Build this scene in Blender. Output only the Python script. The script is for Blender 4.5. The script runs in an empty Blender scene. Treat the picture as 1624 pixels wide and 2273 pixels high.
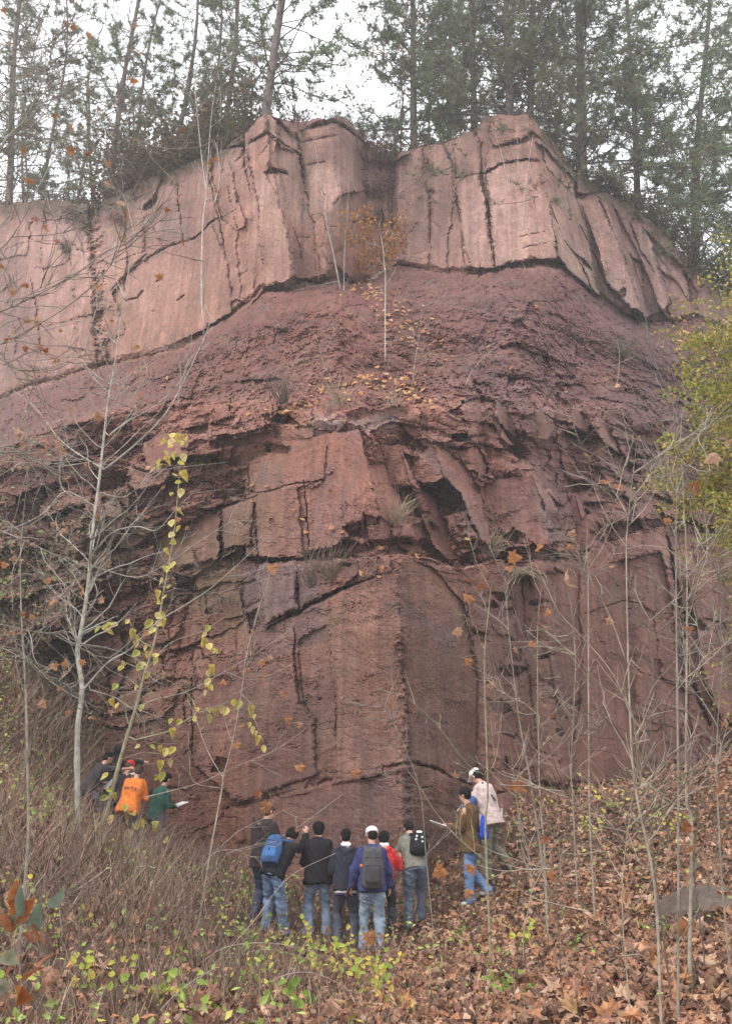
import bpy, math, random
import numpy as np
from mathutils import Vector, Matrix

# ------------------------------------------------------------------ camera, sky, sun, exposure
SC = bpy.context.scene
COL = SC.collection
W, H, F = 731, 1024, 1005.0
TILT = math.radians(15.0)
CAM = np.array([0.0, 0.0, 1.6])
cam_d = bpy.data.cameras.new('camera'); cam = bpy.data.objects.new('camera', cam_d); COL.objects.link(cam)
cam.location = CAM; cam.rotation_euler = (math.radians(90) + TILT, 0, 0)
cam_d.sensor_fit = 'VERTICAL'; cam_d.sensor_height = 36.0; cam_d.sensor_width = 36.0
cam_d.lens = 36.0 * F / H; cam_d.clip_start = 0.05; cam_d.clip_end = 500
SC.camera = cam
world = bpy.data.worlds.new('World'); SC.world = world; world.use_nodes = True
wn = world.node_tree.nodes; wl = world.node_tree.links
for n in list(wn): wn.remove(n)
sky = wn.new('ShaderNodeTexSky'); sky.sky_type = 'NISHITA'; sky.sun_disc = False
sky.sun_elevation = math.radians(48); sky.sun_rotation = math.radians(228); sky.air_density = 1.0; sky.dust_density = 4.0
hs = wn.new('ShaderNodeHueSaturation'); hs.inputs['Saturation'].default_value = 0.12
mixw = wn.new('ShaderNodeMix'); mixw.data_type = 'RGBA'; mixw.inputs[0].default_value = 0.85     # cloud layer over the sky
mixw.inputs[7].default_value = (13.5, 14.0, 14.6, 1)
bg = wn.new('ShaderNodeBackground'); bg.inputs[1].default_value = 0.115
wo = wn.new('ShaderNodeOutputWorld')
wl.new(sky.outputs[0], hs.inputs['Color']); wl.new(hs.outputs[0], mixw.inputs[6])
wl.new(mixw.outputs[2], bg.inputs[0]); wl.new(bg.outputs[0], wo.inputs[0])
sun_d = bpy.data.lights.new('sun', 'SUN'); sun_d.energy = 1.5; sun_d.angle = math.radians(28); sun_d.color = (1.0, 0.96, 0.9)
sun = bpy.data.objects.new('sun', sun_d); COL.objects.link(sun)
sun.rotation_euler = (math.radians(42), 0, math.radians(-48))
SC.view_settings.view_transform = 'Standard'; SC.view_settings.look = 'None'
SC.view_settings.gamma = 1.0; SC.view_settings.exposure = 0.64; SC.view_settings.use_curve_mapping = False
SC.render.engine = 'CYCLES'
SC.cycles.use_denoising = True
SC.cycles.max_bounces = 5; SC.cycles.diffuse_bounces = 3; SC.cycles.glossy_bounces = 1
SC.cycles.transmission_bounces = 1; SC.cycles.transparent_max_bounces = 4

ORD = ['first', 'second', 'third', 'fourth', 'fifth', 'sixth', 'seventh', 'eighth', 'ninth', 'tenth', 'eleventh', 'twelfth', 'thirteenth', 'fourteenth', 'fifteenth', 'sixteenth', 'seventeenth', 'eighteenth', 'nineteenth', 'twentieth'] + [f'twenty-{x}' for x in 'first second third fourth fifth sixth seventh eighth ninth'.split()] + ['thirtieth'] + [f'thirty-{x}' for x in 'first second third fourth fifth sixth seventh eighth ninth'.split()]
RNG = np.random.default_rng(7); random.seed(7)
K = 731.0 / 1624.0            # the photograph as I measured it was 1624 wide

# ------------------------------------------------------------------ helpers
def raydir(u, v):
    """direction with y = 1 for picture position (u, v)"""
    x = (u - W / 2) / F; yc = (H / 2 - v) / F
    dy = math.cos(TILT) - yc * math.sin(TILT); dz = math.sin(TILT) + yc * math.cos(TILT)
    return x / dy, dz / dy
def PT(ud, vd, Y):
    x, z = raydir(ud * K, vd * K)
    return np.array([x * Y, Y, CAM[2] + z * Y])
def norm(v):
    v = np.asarray(v, float); return v / (np.linalg.norm(v) + 1e-12)

def mesh_data(name, V, Fc, mat=None, smooth=False, col=None, mats=None, midx=None):
    V = np.ascontiguousarray(V, dtype=np.float32)
    me = bpy.data.meshes.new(name)
    if isinstance(Fc, np.ndarray):
        n = Fc.shape[1]; nf = len(Fc)
        me.vertices.add(len(V)); me.vertices.foreach_set('co', V.ravel())
        me.loops.add(nf * n); me.loops.foreach_set('vertex_index', np.ascontiguousarray(Fc, dtype=np.int32).ravel())
        me.polygons.add(nf); me.polygons.foreach_set('loop_start', np.arange(0, nf * n, n, dtype=np.int32))
        me.update(calc_edges=True)
    else:
        me.from_pydata([tuple(map(float, p)) for p in V], [], [tuple(map(int, f)) for f in Fc]); me.update()
    me.polygons.foreach_set('use_smooth', np.full(len(me.polygons), bool(smooth)))
    if col is not None:
        ca = me.color_attributes.new('Col', 'FLOAT_COLOR', 'POINT')
        c = np.ones((len(V), 4), np.float32); c[:, :3] = col
        ca.data.foreach_set('color', c.ravel())
    for m in (mats or ([mat] if mat else [])): me.materials.append(m)
    if midx is not None: me.polygons.foreach_set('material_index', np.asarray(midx, dtype=np.int32))
    return me
def link(name, me, parent=None):
    o = bpy.data.objects.new(name, me); COL.objects.link(o)
    if parent is not None: o.parent = parent
    return o
def tag(o, label=None, cat=None, group=None, kind=None):
    if label: o['label'] = label
    if cat: o['category'] = cat
    if group: o['group'] = group
    if kind: o['kind'] = kind
    return o
def empty(name, loc=(0, 0, 0)):
    o = bpy.data.objects.new(name, None); COL.objects.link(o); o.location = tuple(map(float, loc)); o.empty_display_size = 0.2
    return o

class MB:
    """collects triangle/quad pieces (stored as triangles) with a colour per vertex"""
    def __init__(s): s.V = []; s.F = []; s.C = []; s.n = 0
    def add(s, V, Fc, col=(1, 1, 1)):
        V = np.asarray(V, float); Fc = np.asarray(Fc, int)
        if Fc.shape[1] == 4: Fc = np.vstack([Fc[:, [0, 1, 2]], Fc[:, [0, 2, 3]]])
        s.V.append(V); s.F.append(Fc + s.n); s.n += len(V)
        c = np.asarray(col, float)
        s.C.append(np.broadcast_to(c, (len(V), 3)).copy())
    def data(s, name, mat, smooth=False, origin=None):
        V = np.vstack(s.V)
        if origin is not None: V = V - np.asarray(origin)
        return mesh_data(name, V, np.vstack(s.F), mat, smooth, np.vstack(s.C))
    def build(s, name, mat, parent=None, smooth=False, origin=None):
        if not s.V: return None
        return link(name, s.data(name, mat, smooth, origin), parent)

def tube(pts, rad, sides=5):
    pts = np.asarray(pts, float); n = len(pts); rad = np.broadcast_to(np.asarray(rad, float), (n,))
    t = np.gradient(pts, axis=0); t /= np.linalg.norm(t, axis=1)[:, None] + 1e-9
    ref = np.array([0.31, 0.9, 0.2]) if abs(t[0][2]) > 0.5 else np.array([0.1, 0.2, 0.97])
    a = np.cross(t, ref); a /= np.linalg.norm(a, axis=1)[:, None] + 1e-9
    b = np.cross(t, a)
    th = np.linspace(0, 2 * math.pi, sides, endpoint=False)
    V = pts[:, None, :] + rad[:, None, None] * (np.cos(th)[None, :, None] * a[:, None, :] + np.sin(th)[None, :, None] * b[:, None, :])
    V = V.reshape(-1, 3); Fc = []
    i = np.arange(n - 1)[:, None] * sides; j = np.arange(sides)[None, :]; j2 = (j + 1) % sides
    Fc = np.stack([i + j, i + j2, i + sides + j2, i + sides + j], -1).reshape(-1, 4)
    return V, Fc
def smooth_path(pts, k=4):
    """Catmull-Rom"""
    pts = np.asarray(pts, float)
    if len(pts) < 3: 
        s = np.linspace(0, 1, k + 1)[:, None]; return pts[0] * (1 - s) + pts[-1] * s
    p = np.vstack([2 * pts[0] - pts[1], pts, 2 * pts[-1] - pts[-2]]); out = []
    for i in range(1, len(p) - 2):
        for s in np.linspace(0, 1, k, endpoint=False):
            out.append(0.5 * ((2 * p[i]) + (-p[i - 1] + p[i + 1]) * s + (2 * p[i - 1] - 5 * p[i] + 4 * p[i + 1] - p[i + 2]) * s * s + (-p[i - 1] + 3 * p[i] - 3 * p[i + 1] + p[i + 2]) * s ** 3))
    out.append(pts[-1]); return np.array(out)

def rot_mats(n, rng, up=None, tilt=3.2):
    """random rotation matrices; with up=, the template's +z is near that direction"""
    if up is None:
        q = rng.normal(size=(n, 4)); q /= np.linalg.norm(q, axis=1)[:, None]
        w, x, y, z = q.T
        return np.stack([1 - 2 * (y * y + z * z), 2 * (x * y - z * w), 2 * (x * z + y * w), 2 * (x * y + z * w), 1 - 2 * (x * x + z * z), 2 * (y * z - x * w),
                         2 * (x * z - y * w), 2 * (y * z + x * w), 1 - 2 * (x * x + y * y)], -1).reshape(n, 3, 3)
    zz = np.broadcast_to(np.asarray(up, float), (n, 3)) + rng.normal(size=(n, 3)) * tilt
    zz = zz / np.linalg.norm(zz, axis=1)[:, None]
    r = rng.normal(size=(n, 3)); xx = np.cross(r, zz); xx /= np.linalg.norm(xx, axis=1)[:, None]
    return np.stack([xx, np.cross(zz, xx), zz], -1)
def scatter(T, TF, pos, R, sc, cols):
    """copies template (T verts, TF tris) to N places in one array"""
    n = len(pos); m = len(T)
    sc = np.broadcast_to(np.asarray(sc, float), (n,))
    V = np.einsum('nij,mj->nmi', R, T) * sc[:, None, None] + pos[:, None, :]
    Fc = (TF[None] + (np.arange(n) * m)[:, None, None]).reshape(-1, 3)
    C = np.repeat(cols, m, axis=0)
    return V.reshape(-1, 3), Fc, C

# ------------------------------------------------------------------ materials
def new_mat(name):
    m = bpy.data.materials.new(name); m.use_nodes = True
    nt = m.node_tree; b = nt.nodes['Principled BSDF']; return m, nt, b
def NN(nt, t, **kw):
    n = nt.nodes.new(t)
    for k, v in kw.items(): setattr(n, k, v)
    return n
def mat_plain(name, rgb, rough=0.8, vary=0.25, scale=12, bump=0.15, attr=False, transl=0.0, bscale=None, spec=0.3, metal=0.0):
    m, nt, b = new_mat(name)
    tc = NN(nt, 'ShaderNodeTexCoord'); no = NN(nt, 'ShaderNodeTexNoise'); no.inputs['Scale'].default_value = scale; no.inputs['Detail'].default_value = 5
    nt.links.new(tc.outputs['Object'], no.inputs['Vector'])
    mr = NN(nt, 'ShaderNodeMapRange'); mr.inputs[1].default_value = 0.3; mr.inputs[2].default_value = 0.7
    mr.inputs[3].default_value = 1 - vary; mr.inputs[4].default_value = 1 + vary
    nt.links.new(no.outputs[0], mr.inputs[0])
    mx = NN(nt, 'ShaderNodeMix', data_type='RGBA', blend_type='MULTIPLY'); mx.inputs[0].default_value = 1
    if attr:
        at = NN(nt, 'ShaderNodeAttribute', attribute_name='Col'); nt.links.new(at.outputs['Color'], mx.inputs[6])
    else: mx.inputs[6].default_value = (*rgb, 1)
    nt.links.new(mr.outputs[0], mx.inputs[7]); nt.links.new(mx.outputs[2], b.inputs['Base Color'])
    b.inputs['Roughness'].default_value = rough; b.inputs['Specular IOR Level'].default_value = spec; b.inputs['Metallic'].default_value = metal
    if bump:
        n2 = NN(nt, 'ShaderNodeTexNoise'); n2.inputs['Scale'].default_value = bscale or scale * 4; n2.inputs['Detail'].default_value = 4
        nt.links.new(tc.outputs['Object'], n2.inputs['Vector'])
        bp = NN(nt, 'ShaderNodeBump'); bp.inputs['Strength'].default_value = bump; bp.inputs['Distance'].default_value = 0.02
        nt.links.new(n2.outputs[0], bp.inputs['Height']); nt.links.new(bp.outputs[0], b.inputs['Normal'])
    if transl:
        tr = NN(nt, 'ShaderNodeBsdfTranslucent'); nt.links.new(mx.outputs[2], tr.inputs[0])
        ms = NN(nt, 'ShaderNodeMixShader'); ms.inputs[0].default_value = transl
        out = [n for n in nt.nodes if n.type == 'OUTPUT_MATERIAL'][0]
        nt.links.new(b.outputs[0], ms.inputs[1]); nt.links.new(tr.outputs[0], ms.inputs[2]); nt.links.new(ms.outputs[0], out.inputs[0])
    return m

def mat_rock():
    m, nt, b = new_mat('red_rock'); L = nt.links.new
    tc = NN(nt, 'ShaderNodeTexCoord'); at = NN(nt, 'ShaderNodeAttribute', attribute_name='Col')
    def noise(scale, det, rough=0.6, stretch=None):
        n = NN(nt, 'ShaderNodeTexNoise'); n.inputs['Scale'].default_value = scale; n.inputs['Detail'].default_value = det; n.inputs['Roughness'].default_value = rough
        if stretch:
            mp = NN(nt, 'ShaderNodeMapping'); mp.inputs['Scale'].default_value = stretch; L(tc.outputs['Object'], mp.inputs[0]); L(mp.outputs[0], n.inputs['Vector'])
        else: L(tc.outputs['Object'], n.inputs['Vector'])
        return n.outputs[0]
    def rng(s, a, b_, lo=0.35, hi=0.65):
        r = NN(nt, 'ShaderNodeMapRange'); r.inputs[1].default_value = lo; r.inputs[2].default_value = hi; r.inputs[3].default_value = a; r.inputs[4].default_value = b_
        L(s, r.inputs[0]); return r.outputs[0]
    def mul(c, f):
        x = NN(nt, 'ShaderNodeMix', data_type='RGBA', blend_type='MULTIPLY'); x.inputs[0].default_value = 1; L(c, x.inputs[6]); L(f, x.inputs[7]); return x.outputs[2]
    c = mul(at.outputs['Color'], rng(noise(1.3, 6), 0.82, 1.18))
    c = mul(c, rng(noise(14, 6, 0.75), 0.78, 1.24))
    c = mul(c, rng(noise(2.2, 6, 0.65, (2.5, 2.5, 0.16)), 0.74, 1.18))
    c = mul(c, rng(noise(0.45, 4, 0.5), 0.84, 1.14)); c = mul(c, rng(noise(5.5, 7, 0.8), 0.86, 1.12))          # run-off streaks
    g = NN(nt, 'ShaderNodeMix', data_type='RGBA'); g.inputs[7].default_value = (0.13, 0.115, 0.075, 1)   # lichen film
    L(rng(noise(0.9, 7, 0.7), 0.0, 0.45, 0.52, 0.75), g.inputs[0]); L(c, g.inputs[6])
    g2 = NN(nt, 'ShaderNodeMix', data_type='RGBA'); g2.inputs[7].default_value = (0.105, 0.085, 0.09, 1)   # grey mineral stain
    L(rng(noise(1.1, 6, 0.65, (2, 2, 0.3)), 0.0, 0.4, 0.55, 0.72), g2.inputs[0]); L(g.outputs[2], g2.inputs[6])
    L(g2.outputs[2], b.inputs['Base Color']); b.inputs['Roughness'].default_value = 0.85; b.inputs['Specular IOR Level'].default_value = 0.25
    h1 = noise(11, 10, 0.72); h2 = noise(40, 6, 0.7); h3 = noise(2.4, 8, 0.6, (1, 1, 5))
    a1 = NN(nt, 'ShaderNodeMath', operation='MULTIPLY_ADD'); a1.inputs[1].default_value = 0.3; L(h2, a1.inputs[0]); L(h1, a1.inputs[2])
    a2 = NN(nt, 'ShaderNodeMath', operation='MULTIPLY_ADD'); a2.inputs[1].default_value = 0.22; L(h3, a2.inputs[0]); L(a1.outputs[0], a2.inputs[2])
    bp = NN(nt, 'ShaderNodeBump'); bp.inputs['Strength'].default_value = 0.45; bp.inputs['Distance'].default_value = 0.03
    L(a2.outputs[0], bp.inputs['Height']); L(bp.outputs[0], b.inputs['Normal'])
    return m
M_ROCK = mat_rock()
# thin damp air that pales the far trees
hz_m = bpy.data.materials.new('haze'); hz_m.use_nodes = True; _n = hz_m.node_tree; _n.nodes.remove(_n.nodes['Principled BSDF'])
_v = _n.nodes.new('ShaderNodeVolumePrincipled'); _v.inputs['Color'].default_value = (.93, .94, .96, 1); _v.inputs['Density'].default_value = 0.0017; _v.inputs['Anisotropy'].default_value = 0.2
_n.links.new(_v.outputs[0], [n for n in _n.nodes if n.type == 'OUTPUT_MATERIAL'][0].inputs['Volume'])
SC.cycles.volume_bounces = 1; SC.cycles.volume_step_rate = 5
def make_haze(zlo, zhi):
    V = np.array([(x, y, z) for x in (-62, 62) for y in (-62, 95) for z in (zlo, zhi)], float)
    o = link('haze', mesh_data('haze', V, np.array([(0, 1, 3, 2), (4, 6, 7, 5), (0, 4, 5, 1), (2, 3, 7, 6), (0, 2, 6, 4), (1, 5, 7, 3)]), hz_m)); tag(o, 'thin damp autumn air over the slope and cliff', kind='stuff')
M_LEAF = mat_plain('leaf', (1, 1, 1), 0.6, 0.15, 30, 0.0, attr=True, transl=0.42)
M_LITTER = mat_plain('dead_leaf', (1, 1, 1), 0.6, 0.22, 25, 0.25, attr=True, transl=0.12)
M_BARK = mat_plain('bark', (1, 1, 1), 0.85, 0.42, 7, 0.6, attr=True, bscale=30)
M_SOIL = mat_plain('soil', (0.075, 0.045, 0.03), 0.95, 0.5, 3, 0.8, bscale=14)
# ------------------------------------------------------------------ terrain in front of the cliff
CTRL = np.array([
 (0,0,0),(0,-6,0),(-6,-4,.6),(6,-4,.6),(-20,-20,2),(20,-20,2),
 (-3,2,.25),(3,2,.2),(0,4,-.05),(-3,6,.3),(3,6.5,.15),(0,8,-.25),(-3.3,9,.35),(-1.5,9,-.1),(3.4,9,.25),(1.5,9,-.12),
 (-3.6,10.5,.6),(0,11,-.6),(1.8,12,-.35),(4.1,12,.3),(6,13,.8),(-2.4,12.5,-.1),(-4.6,13.5,1.0),(-5.6,15.5,1.55),
 (0,14,-.85),(-1.2,14.5,-.8),(1.6,15,-.55),(3.4,15.5,.15),(5.5,17,.8),(-2.8,15.5,-.25),
 (.1,16.4,-.92),(.9,17.6,-.64),(1.7,17.3,-.33),(2.35,18.1,.15),(-1.8,17,-.62),(-.75,17,-.85),(-3.2,18,-.1),
 (-3.8,20.5,-.35),(-4.4,21.5,-.1),(-5.5,22,.65),(-5.0,19,.25),(-4.4,20.4,-.1),(-6.6,20,2.1),(-7.6,21,3.6),(-7.5,18,2.7),(-9.1,25,5.2),(-12,24,6.5),(-12,16,4),(-20,20,8),
 (2.6,19.6,1.0),(4.4,21.5,1.35),(7.5,25,1.75),(9.1,25,2.6),(7,20,1.6),(9,17,2.4),(14,20,4),(20,25,7),(12,10,3),(-12,8,3),
 (-30,0,6),(30,0,6),(0,26,1),(0,40,1),(-20,40,6),(20,40,6),(-60,-60,6),(60,-60,6),(0,-60,2)], float)
def _phi(r): return -r
def _fit(C, sm=0.05):
    d = np.linalg.norm(C[:, None, :2] - C[None, :, :2], axis=2); n = len(C)
    A = np.zeros((n + 1, n + 1)); A[:n, :n] = _phi(d) - np.eye(n) * sm * 6; A[:n, n] = 1; A[n, :n] = 1
    return np.linalg.solve(A, np.append(C[:, 2], 0))
_w = _fit(CTRL)
def spectral(ny, nx, beta, seed, ax=1.0, ay=1.0, fmin=0.0):
    r = np.random.default_rng(seed); f = np.fft.rfft2(r.normal(size=(ny, nx)))
    ky = np.fft.fftfreq(ny)[:, None] * ay; kx = np.fft.rfftfreq(nx)[None, :] * ax
    k = np.sqrt(kx * kx + ky * ky); k[0, 0] = 1; a = k ** (-beta / 2); a[k < fmin] = 0; a[0, 0] = 0
    o = np.fft.irfft2(f * a, s=(ny, nx)); return o / o.std()
GN = spectral(512, 512, 2.6, 5)
def gbil(N, x, y):
    n0, n1 = N.shape; x = np.mod(x, n1); y = np.mod(y, n0)
    x0 = np.floor(x).astype(int) % n1; y0 = np.floor(y).astype(int) % n0; fx = x - np.floor(x); fy = y - np.floor(y)
    x1 = (x0 + 1) % n1; y1 = (y0 + 1) % n0
    return (N[y0, x0] * (1 - fx) + N[y0, x1] * fx) * (1 - fy) + (N[y1, x0] * (1 - fx) + N[y1, x1] * fx) * fy
def ground_z(x, y):
    x = np.asarray(x, float); y = np.asarray(y, float); s = x.shape; x = x.ravel(); y = y.ravel(); out = np.zeros(len(x))
    for i in range(0, len(x), 50000):
        xx = x[i:i + 50000]; yy = y[i:i + 50000]
        d = np.sqrt((xx[:, None] - CTRL[None, :, 0]) ** 2 + (yy[:, None] - CTRL[None, :, 1]) ** 2 + 0.15)
        out[i:i + 50000] = _phi(d) @ _w[:-1] + _w[-1] + 0.06 * gbil(GN, xx * 8 + 99, yy * 8 + 33)
    return out.reshape(s)
def GP(x, y): return np.array([x, y, float(ground_z(np.array([x]), np.array([y]))[0])])
# near part fine, far part coarse, one sheet
gx = np.concatenate([np.linspace(-60, -14, 24)[:-1], np.linspace(-14, 14, 240), np.linspace(14, 60, 24)[1:]])
gy = np.concatenate([np.linspace(-60, 1, 30)[:-1], np.linspace(1, 30, 250), np.linspace(30, 60, 12)[1:]])
GX, GY = np.meshgrid(gx, gy); GZ = ground_z(GX, GY)
def grid_faces(ny, nx):
    i = np.arange(ny - 1)[:, None] * nx + np.arange(nx - 1)[None, :]
    return np.stack([i, i + 1, i + nx + 1, i + nx], -1).reshape(-1, 4)
ground = link('ground', mesh_data('ground', np.stack([GX, GY, GZ], -1).reshape(-1, 3), grid_faces(*GX.shape), M_SOIL, True))
tag(ground, 'brown leaf-strewn soil of the slope below the cliff', kind='structure')

# ------------------------------------------------------------------ the cliff
def poly(pts, off=(0, 0), s=1.0): return np.array([((x * s) + off[0], (y * s) + off[1]) for x, y in pts], float) * K
def c1(p): return poly(p, (0, 0), .5)
def c2(p): return poly(p, (812, 0), .5)
def c3(p): return poly(p, (0, 667.6), .5)
def c4(p): return poly(p, (812, 667.6), .5)
def c5(p): return poly(p, (0, 1251.8), .5)
def c6(p): return poly(p, (812, 1251.8), .5)
def cd(p): return poly(p)
SKYL = cd([(-180,505),(-60,460),(0,446),(100,444),(200,452),(262,442),(330,405),(370,385),(420,360),(490,335),(545,290),(575,256),(600,248),(640,266),(665,263),(700,252),(760,254),(800,290),(832,335),(870,340),(905,326),(1010,310),(1058,287),(1078,262),(1120,256),(1175,256),(1210,292),(1270,370),(1330,425),(1400,462),(1470,520),(1520,580),(1560,625),(1624,660),(1800,740)])
BUP = cd([(-180,950),(0,880),(180,832),(400,782),(450,748),(510,706),(570,655),(600,655),(655,640),(740,622),(800,640),(850,602),(880,592),(980,606),(1060,608),(1130,590),(1230,582),(1310,645),(1390,692),(1450,712),(1490,714),(1540,700),(1624,740),(1800,800)])
BSH = cd([(-180,1080),(0,1000),(150,930),(300,905),(480,900),(640,880),(760,905),(850,915),(960,885),(1080,872),(1150,885),(1350,895),(1500,935),(1800,1010)])
BMID = cd([(-180,1540),(0,1470),(200,1392),(330,1330),(420,1300),(520,1262),(640,1248),(760,1240),(895,1232),(960,1240),(1010,1262),(1110,1245),(1230,1245),(1280,1235),(1400,1185),(1480,1160),(1624,1200),(1800,1260)])
NU, NV = 900, 860
us = np.linspace(-80, 811, NU); tt = np.linspace(0, 1, NV)[:, None]
vt = np.interp(us, SKYL[:, 0], SKYL[:, 1]) + 2.2 * gbil(spectral(8, 1024, 2.0, 3), us + 100, us * 0)
U = np.broadcast_to(us[None], (NV, NU)).copy(); V_ = vt[None] + tt * (968 - vt[None])
N1 = spectral(NV, NU, 3.0, 11); N2 = spectral(NV, NU, 2.2, 12); N3 = spectral(NV, NU, 3.0, 13); N4 = spectral(NV, NU, 1.6, 14); N5 = spectral(NV, NU, 3.1, 16, ax=1.5)
BED = U * 0
BEDN = spectral(NV, NU, 2.4, 15, ax=7.0, ay=1.0)         # bedding-parallel ribs
Uw = U + 2.6 * N1 + 1.0 * N2; Vw = V_ + 2.2 * N3 + 0.9 * np.roll(N2, 211, 1)
XD, ZD = raydir(U, V_)
def vplane(ud, Y, az, pitch=4.0, vd=None):
    a = math.radians(az); p = math.radians(pitch); n = np.array([-math.sin(a) * math.cos(p), -math.cos(a) * math.cos(p), math.sin(p)])
    P0 = PT(ud, vd or 1100, Y) - CAM
    den = n[0] * XD + n[1] + n[2] * ZD; den = np.where(den > -0.03, -0.03, den)
    return (n @ P0) / den
def wedge(ud, vd, Y, al, ar, pitch=4.0): return np.maximum(vplane(ud, Y, al, pitch, vd), vplane(ud, Y, ar, pitch, vd))
DU = np.minimum.reduce([wedge(618, 450, 27.4, 33, -52), wedge(722, 400, 28.0, 30, -52), wedge(1208, 430, 28.0, 21, -46, 5), np.where(U > 560, vplane(1300, 34.5, -30, 8, 500), 60)])
# buttress of the left face turning once more near u = 500
DU = np.minimum(DU, wedge(480, 520, 28.9, 38, -5, 3))
DM = np.minimum.reduce([wedge(825, 1060, 19.5, 38, -50, 4), wedge(1182, 1100, 21.3, 12, -58, 5), wedge(1050, 1100, 20.7, 14, -58, 6), wedge(1380, 1100, 23.6, 10, -35, 5), wedge(470, 1150, 22.9, 38, -20, 2)])
DUB = None
DL = wedge(888, 1450, 18.45, 39, -43, 2)
DL = np.minimum(DL, np.where(U > 600, vplane(1560, 25.6, -25, 6, 1500), 60))
iu = lambda B, x: np.interp(x, B[:, 0], B[:, 1])
def at_rows(D, vb):
    """value of D on the curve v = vb(u)"""
    t = np.clip((vb - vt) / (968 - vt), 0, 1) * (NV - 1); i = np.clip(t.astype(int), 0, NV - 2); f = t - i; j = np.arange(NU)
    return D[i, j] * (1 - f) + D[i + 1, j] * f
_c = at_rows(DU, iu(BUP, us)); _c = np.convolve(np.pad(_c, 30, 'edge'), np.ones(61) / 61, 'valid') - 3.6
DM = np.minimum(DM, _c[None]); DL = np.minimum(DL, np.maximum(DM - 0.3, 22.3 + (160 - U) * .03 * (U < 160)) * (U < 230) + (DM - .3) * (U >= 230))
bup, bsh, bmid = iu(BUP, Uw), iu(BSH, Uw), iu(BMID, Uw)
yt = at_rows(DU, iu(BUP, us)) + 0.25; yb = at_rows(DM, iu(BSH, us)) + 0.5
yt = np.convolve(np.pad(yt, 20, 'edge'), np.ones(41) / 41, 'valid'); yb = np.convolve(np.pad(yb, 20, 'edge'), np.ones(41) / 41, 'valid')
w = np.clip((Vw - bup) / (bsh - bup), -0.2, 1.3)
w = w + 0.10 * np.sin(w * 6.28) 
DS = 1.0 / ((1 - w) / yt[None] + w / yb[None])
zone = np.where(Vw < bup, 0, np.where(Vw < bsh, 1, np.where(Vw < bmid, 2, 3)))
D = np.choose(zone, [DU, DS, DM, DL])
# soft thin-bedded band undercut beneath the middle beds, ledge on top of the lower wall
band = (Vw < bmid) & (Vw > bmid - 9 - 5 * gbil(N1, U * .5, U * 0) * 0 - 6 * np.clip(N1, 0, 2))
D = np.where(band & (zone == 2), DM + 0.38, D)
led = (zone == 2) & (Vw < bsh + 12 + 5 * N1); D = np.where(led, D + 0.30 * np.clip((bsh + 12 + 5 * N1 - Vw) / 10, 0, 1), D)
cap = (zone == 0) & (Vw > bup - 6); D = np.where(cap, D + 0.22 * np.clip((Vw - bup + 6) / 6, 0, 1), D)

# joint-bounded blocks: jittered cells in bedding coordinates
def cells(su, sb, seed, shear=0.0, uu=None, bb=None):
    r = np.random.default_rng(seed)
    x = (uu + shear * bb) / su; y = bb / sb
    ix = np.floor(x).astype(int); iy = np.floor(y).astype(int); ox, oy = ix.min() - 2, iy.min() - 2
    nx, ny = ix.max() - ox + 3, iy.max() - oy + 3
    jx = r.uniform(.12, .88, (ny, nx)); jy = r.uniform(.2, .8, (ny, nx))
    f1 = np.full(x.shape, 9.0); f2 = np.full(x.shape, 9.0); idd = np.zeros(x.shape, int); dx1 = np.zeros(x.shape); dy1 = np.zeros(x.shape)
    for a in (-1, 0, 1):
        for b in (-1, 0, 1):
            cx = ix + a - ox; cy = iy + b - oy
            dx = x - (ix + a + jx[cy, cx]); dy = y - (iy + b + jy[cy, cx])
            d = np.maximum(np.abs(dx), np.abs(dy)) * .75 + .25 * np.hypot(dx, dy)
            nw = d < f1
            f2 = np.where(nw, f1, np.minimum(f2, d)); f1 = np.where(nw, d, f1)
            idd = np.where(nw, cy * nx + cx, idd); dx1 = np.where(nw, dx, dx1); dy1 = np.where(nw, dy, dy1)
    h = r.uniform(-1, 1, ny * nx)[idd]; tx = r.normal(size=ny * nx)[idd]; ty = r.normal(size=ny * nx)[idd]; g = r.uniform(0, 1, ny * nx)[idd]
    return idd, h, tx * dx1, ty * dy1, f2 - f1, g
Bd = Vw - 0.24 * np.abs(Uw - 398)
idc, h1, tx1, ty1, e1, g1 = cells(46, 27, 21, 0.12, Uw, Bd)
idm, h2, tx2, ty2, e2, g2 = cells(19, 10, 22, 0.18, Uw + 3 * N2, Bd + 1.5 * N4)
idf, h3, tx3, ty3, e3, g3 = cells(9, 3.4, 23, 0.2, Uw + 1.5 * N4, Bd)
idu, h4, tx4, ty4, e4, g4 = cells(24, 84, 24, 0.0, Uw - 0.10 * (Vw - 300) * np.where(Uw > 520, -4.5, -0.6) * 0 + np.where(Uw > 545, -(Vw - 200) * 0.42, (Vw - 250) * -0.06), Vw + 0.2 * np.abs(Uw - 300))
sm = lambda a, lo, hi: np.clip((a - lo) / (hi - lo), 0, 1)
def blur(a, k):
    ker = np.ones(k) / k
    a = np.apply_along_axis(lambda r: np.convolve(np.pad(r, k // 2, 'edge'), ker, 'valid')[:len(r)], 1, a)
    return np.apply_along_axis(lambda r: np.convolve(np.pad(r, k // 2, 'edge'), ker, 'valid')[:len(r)], 0, a)
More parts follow.
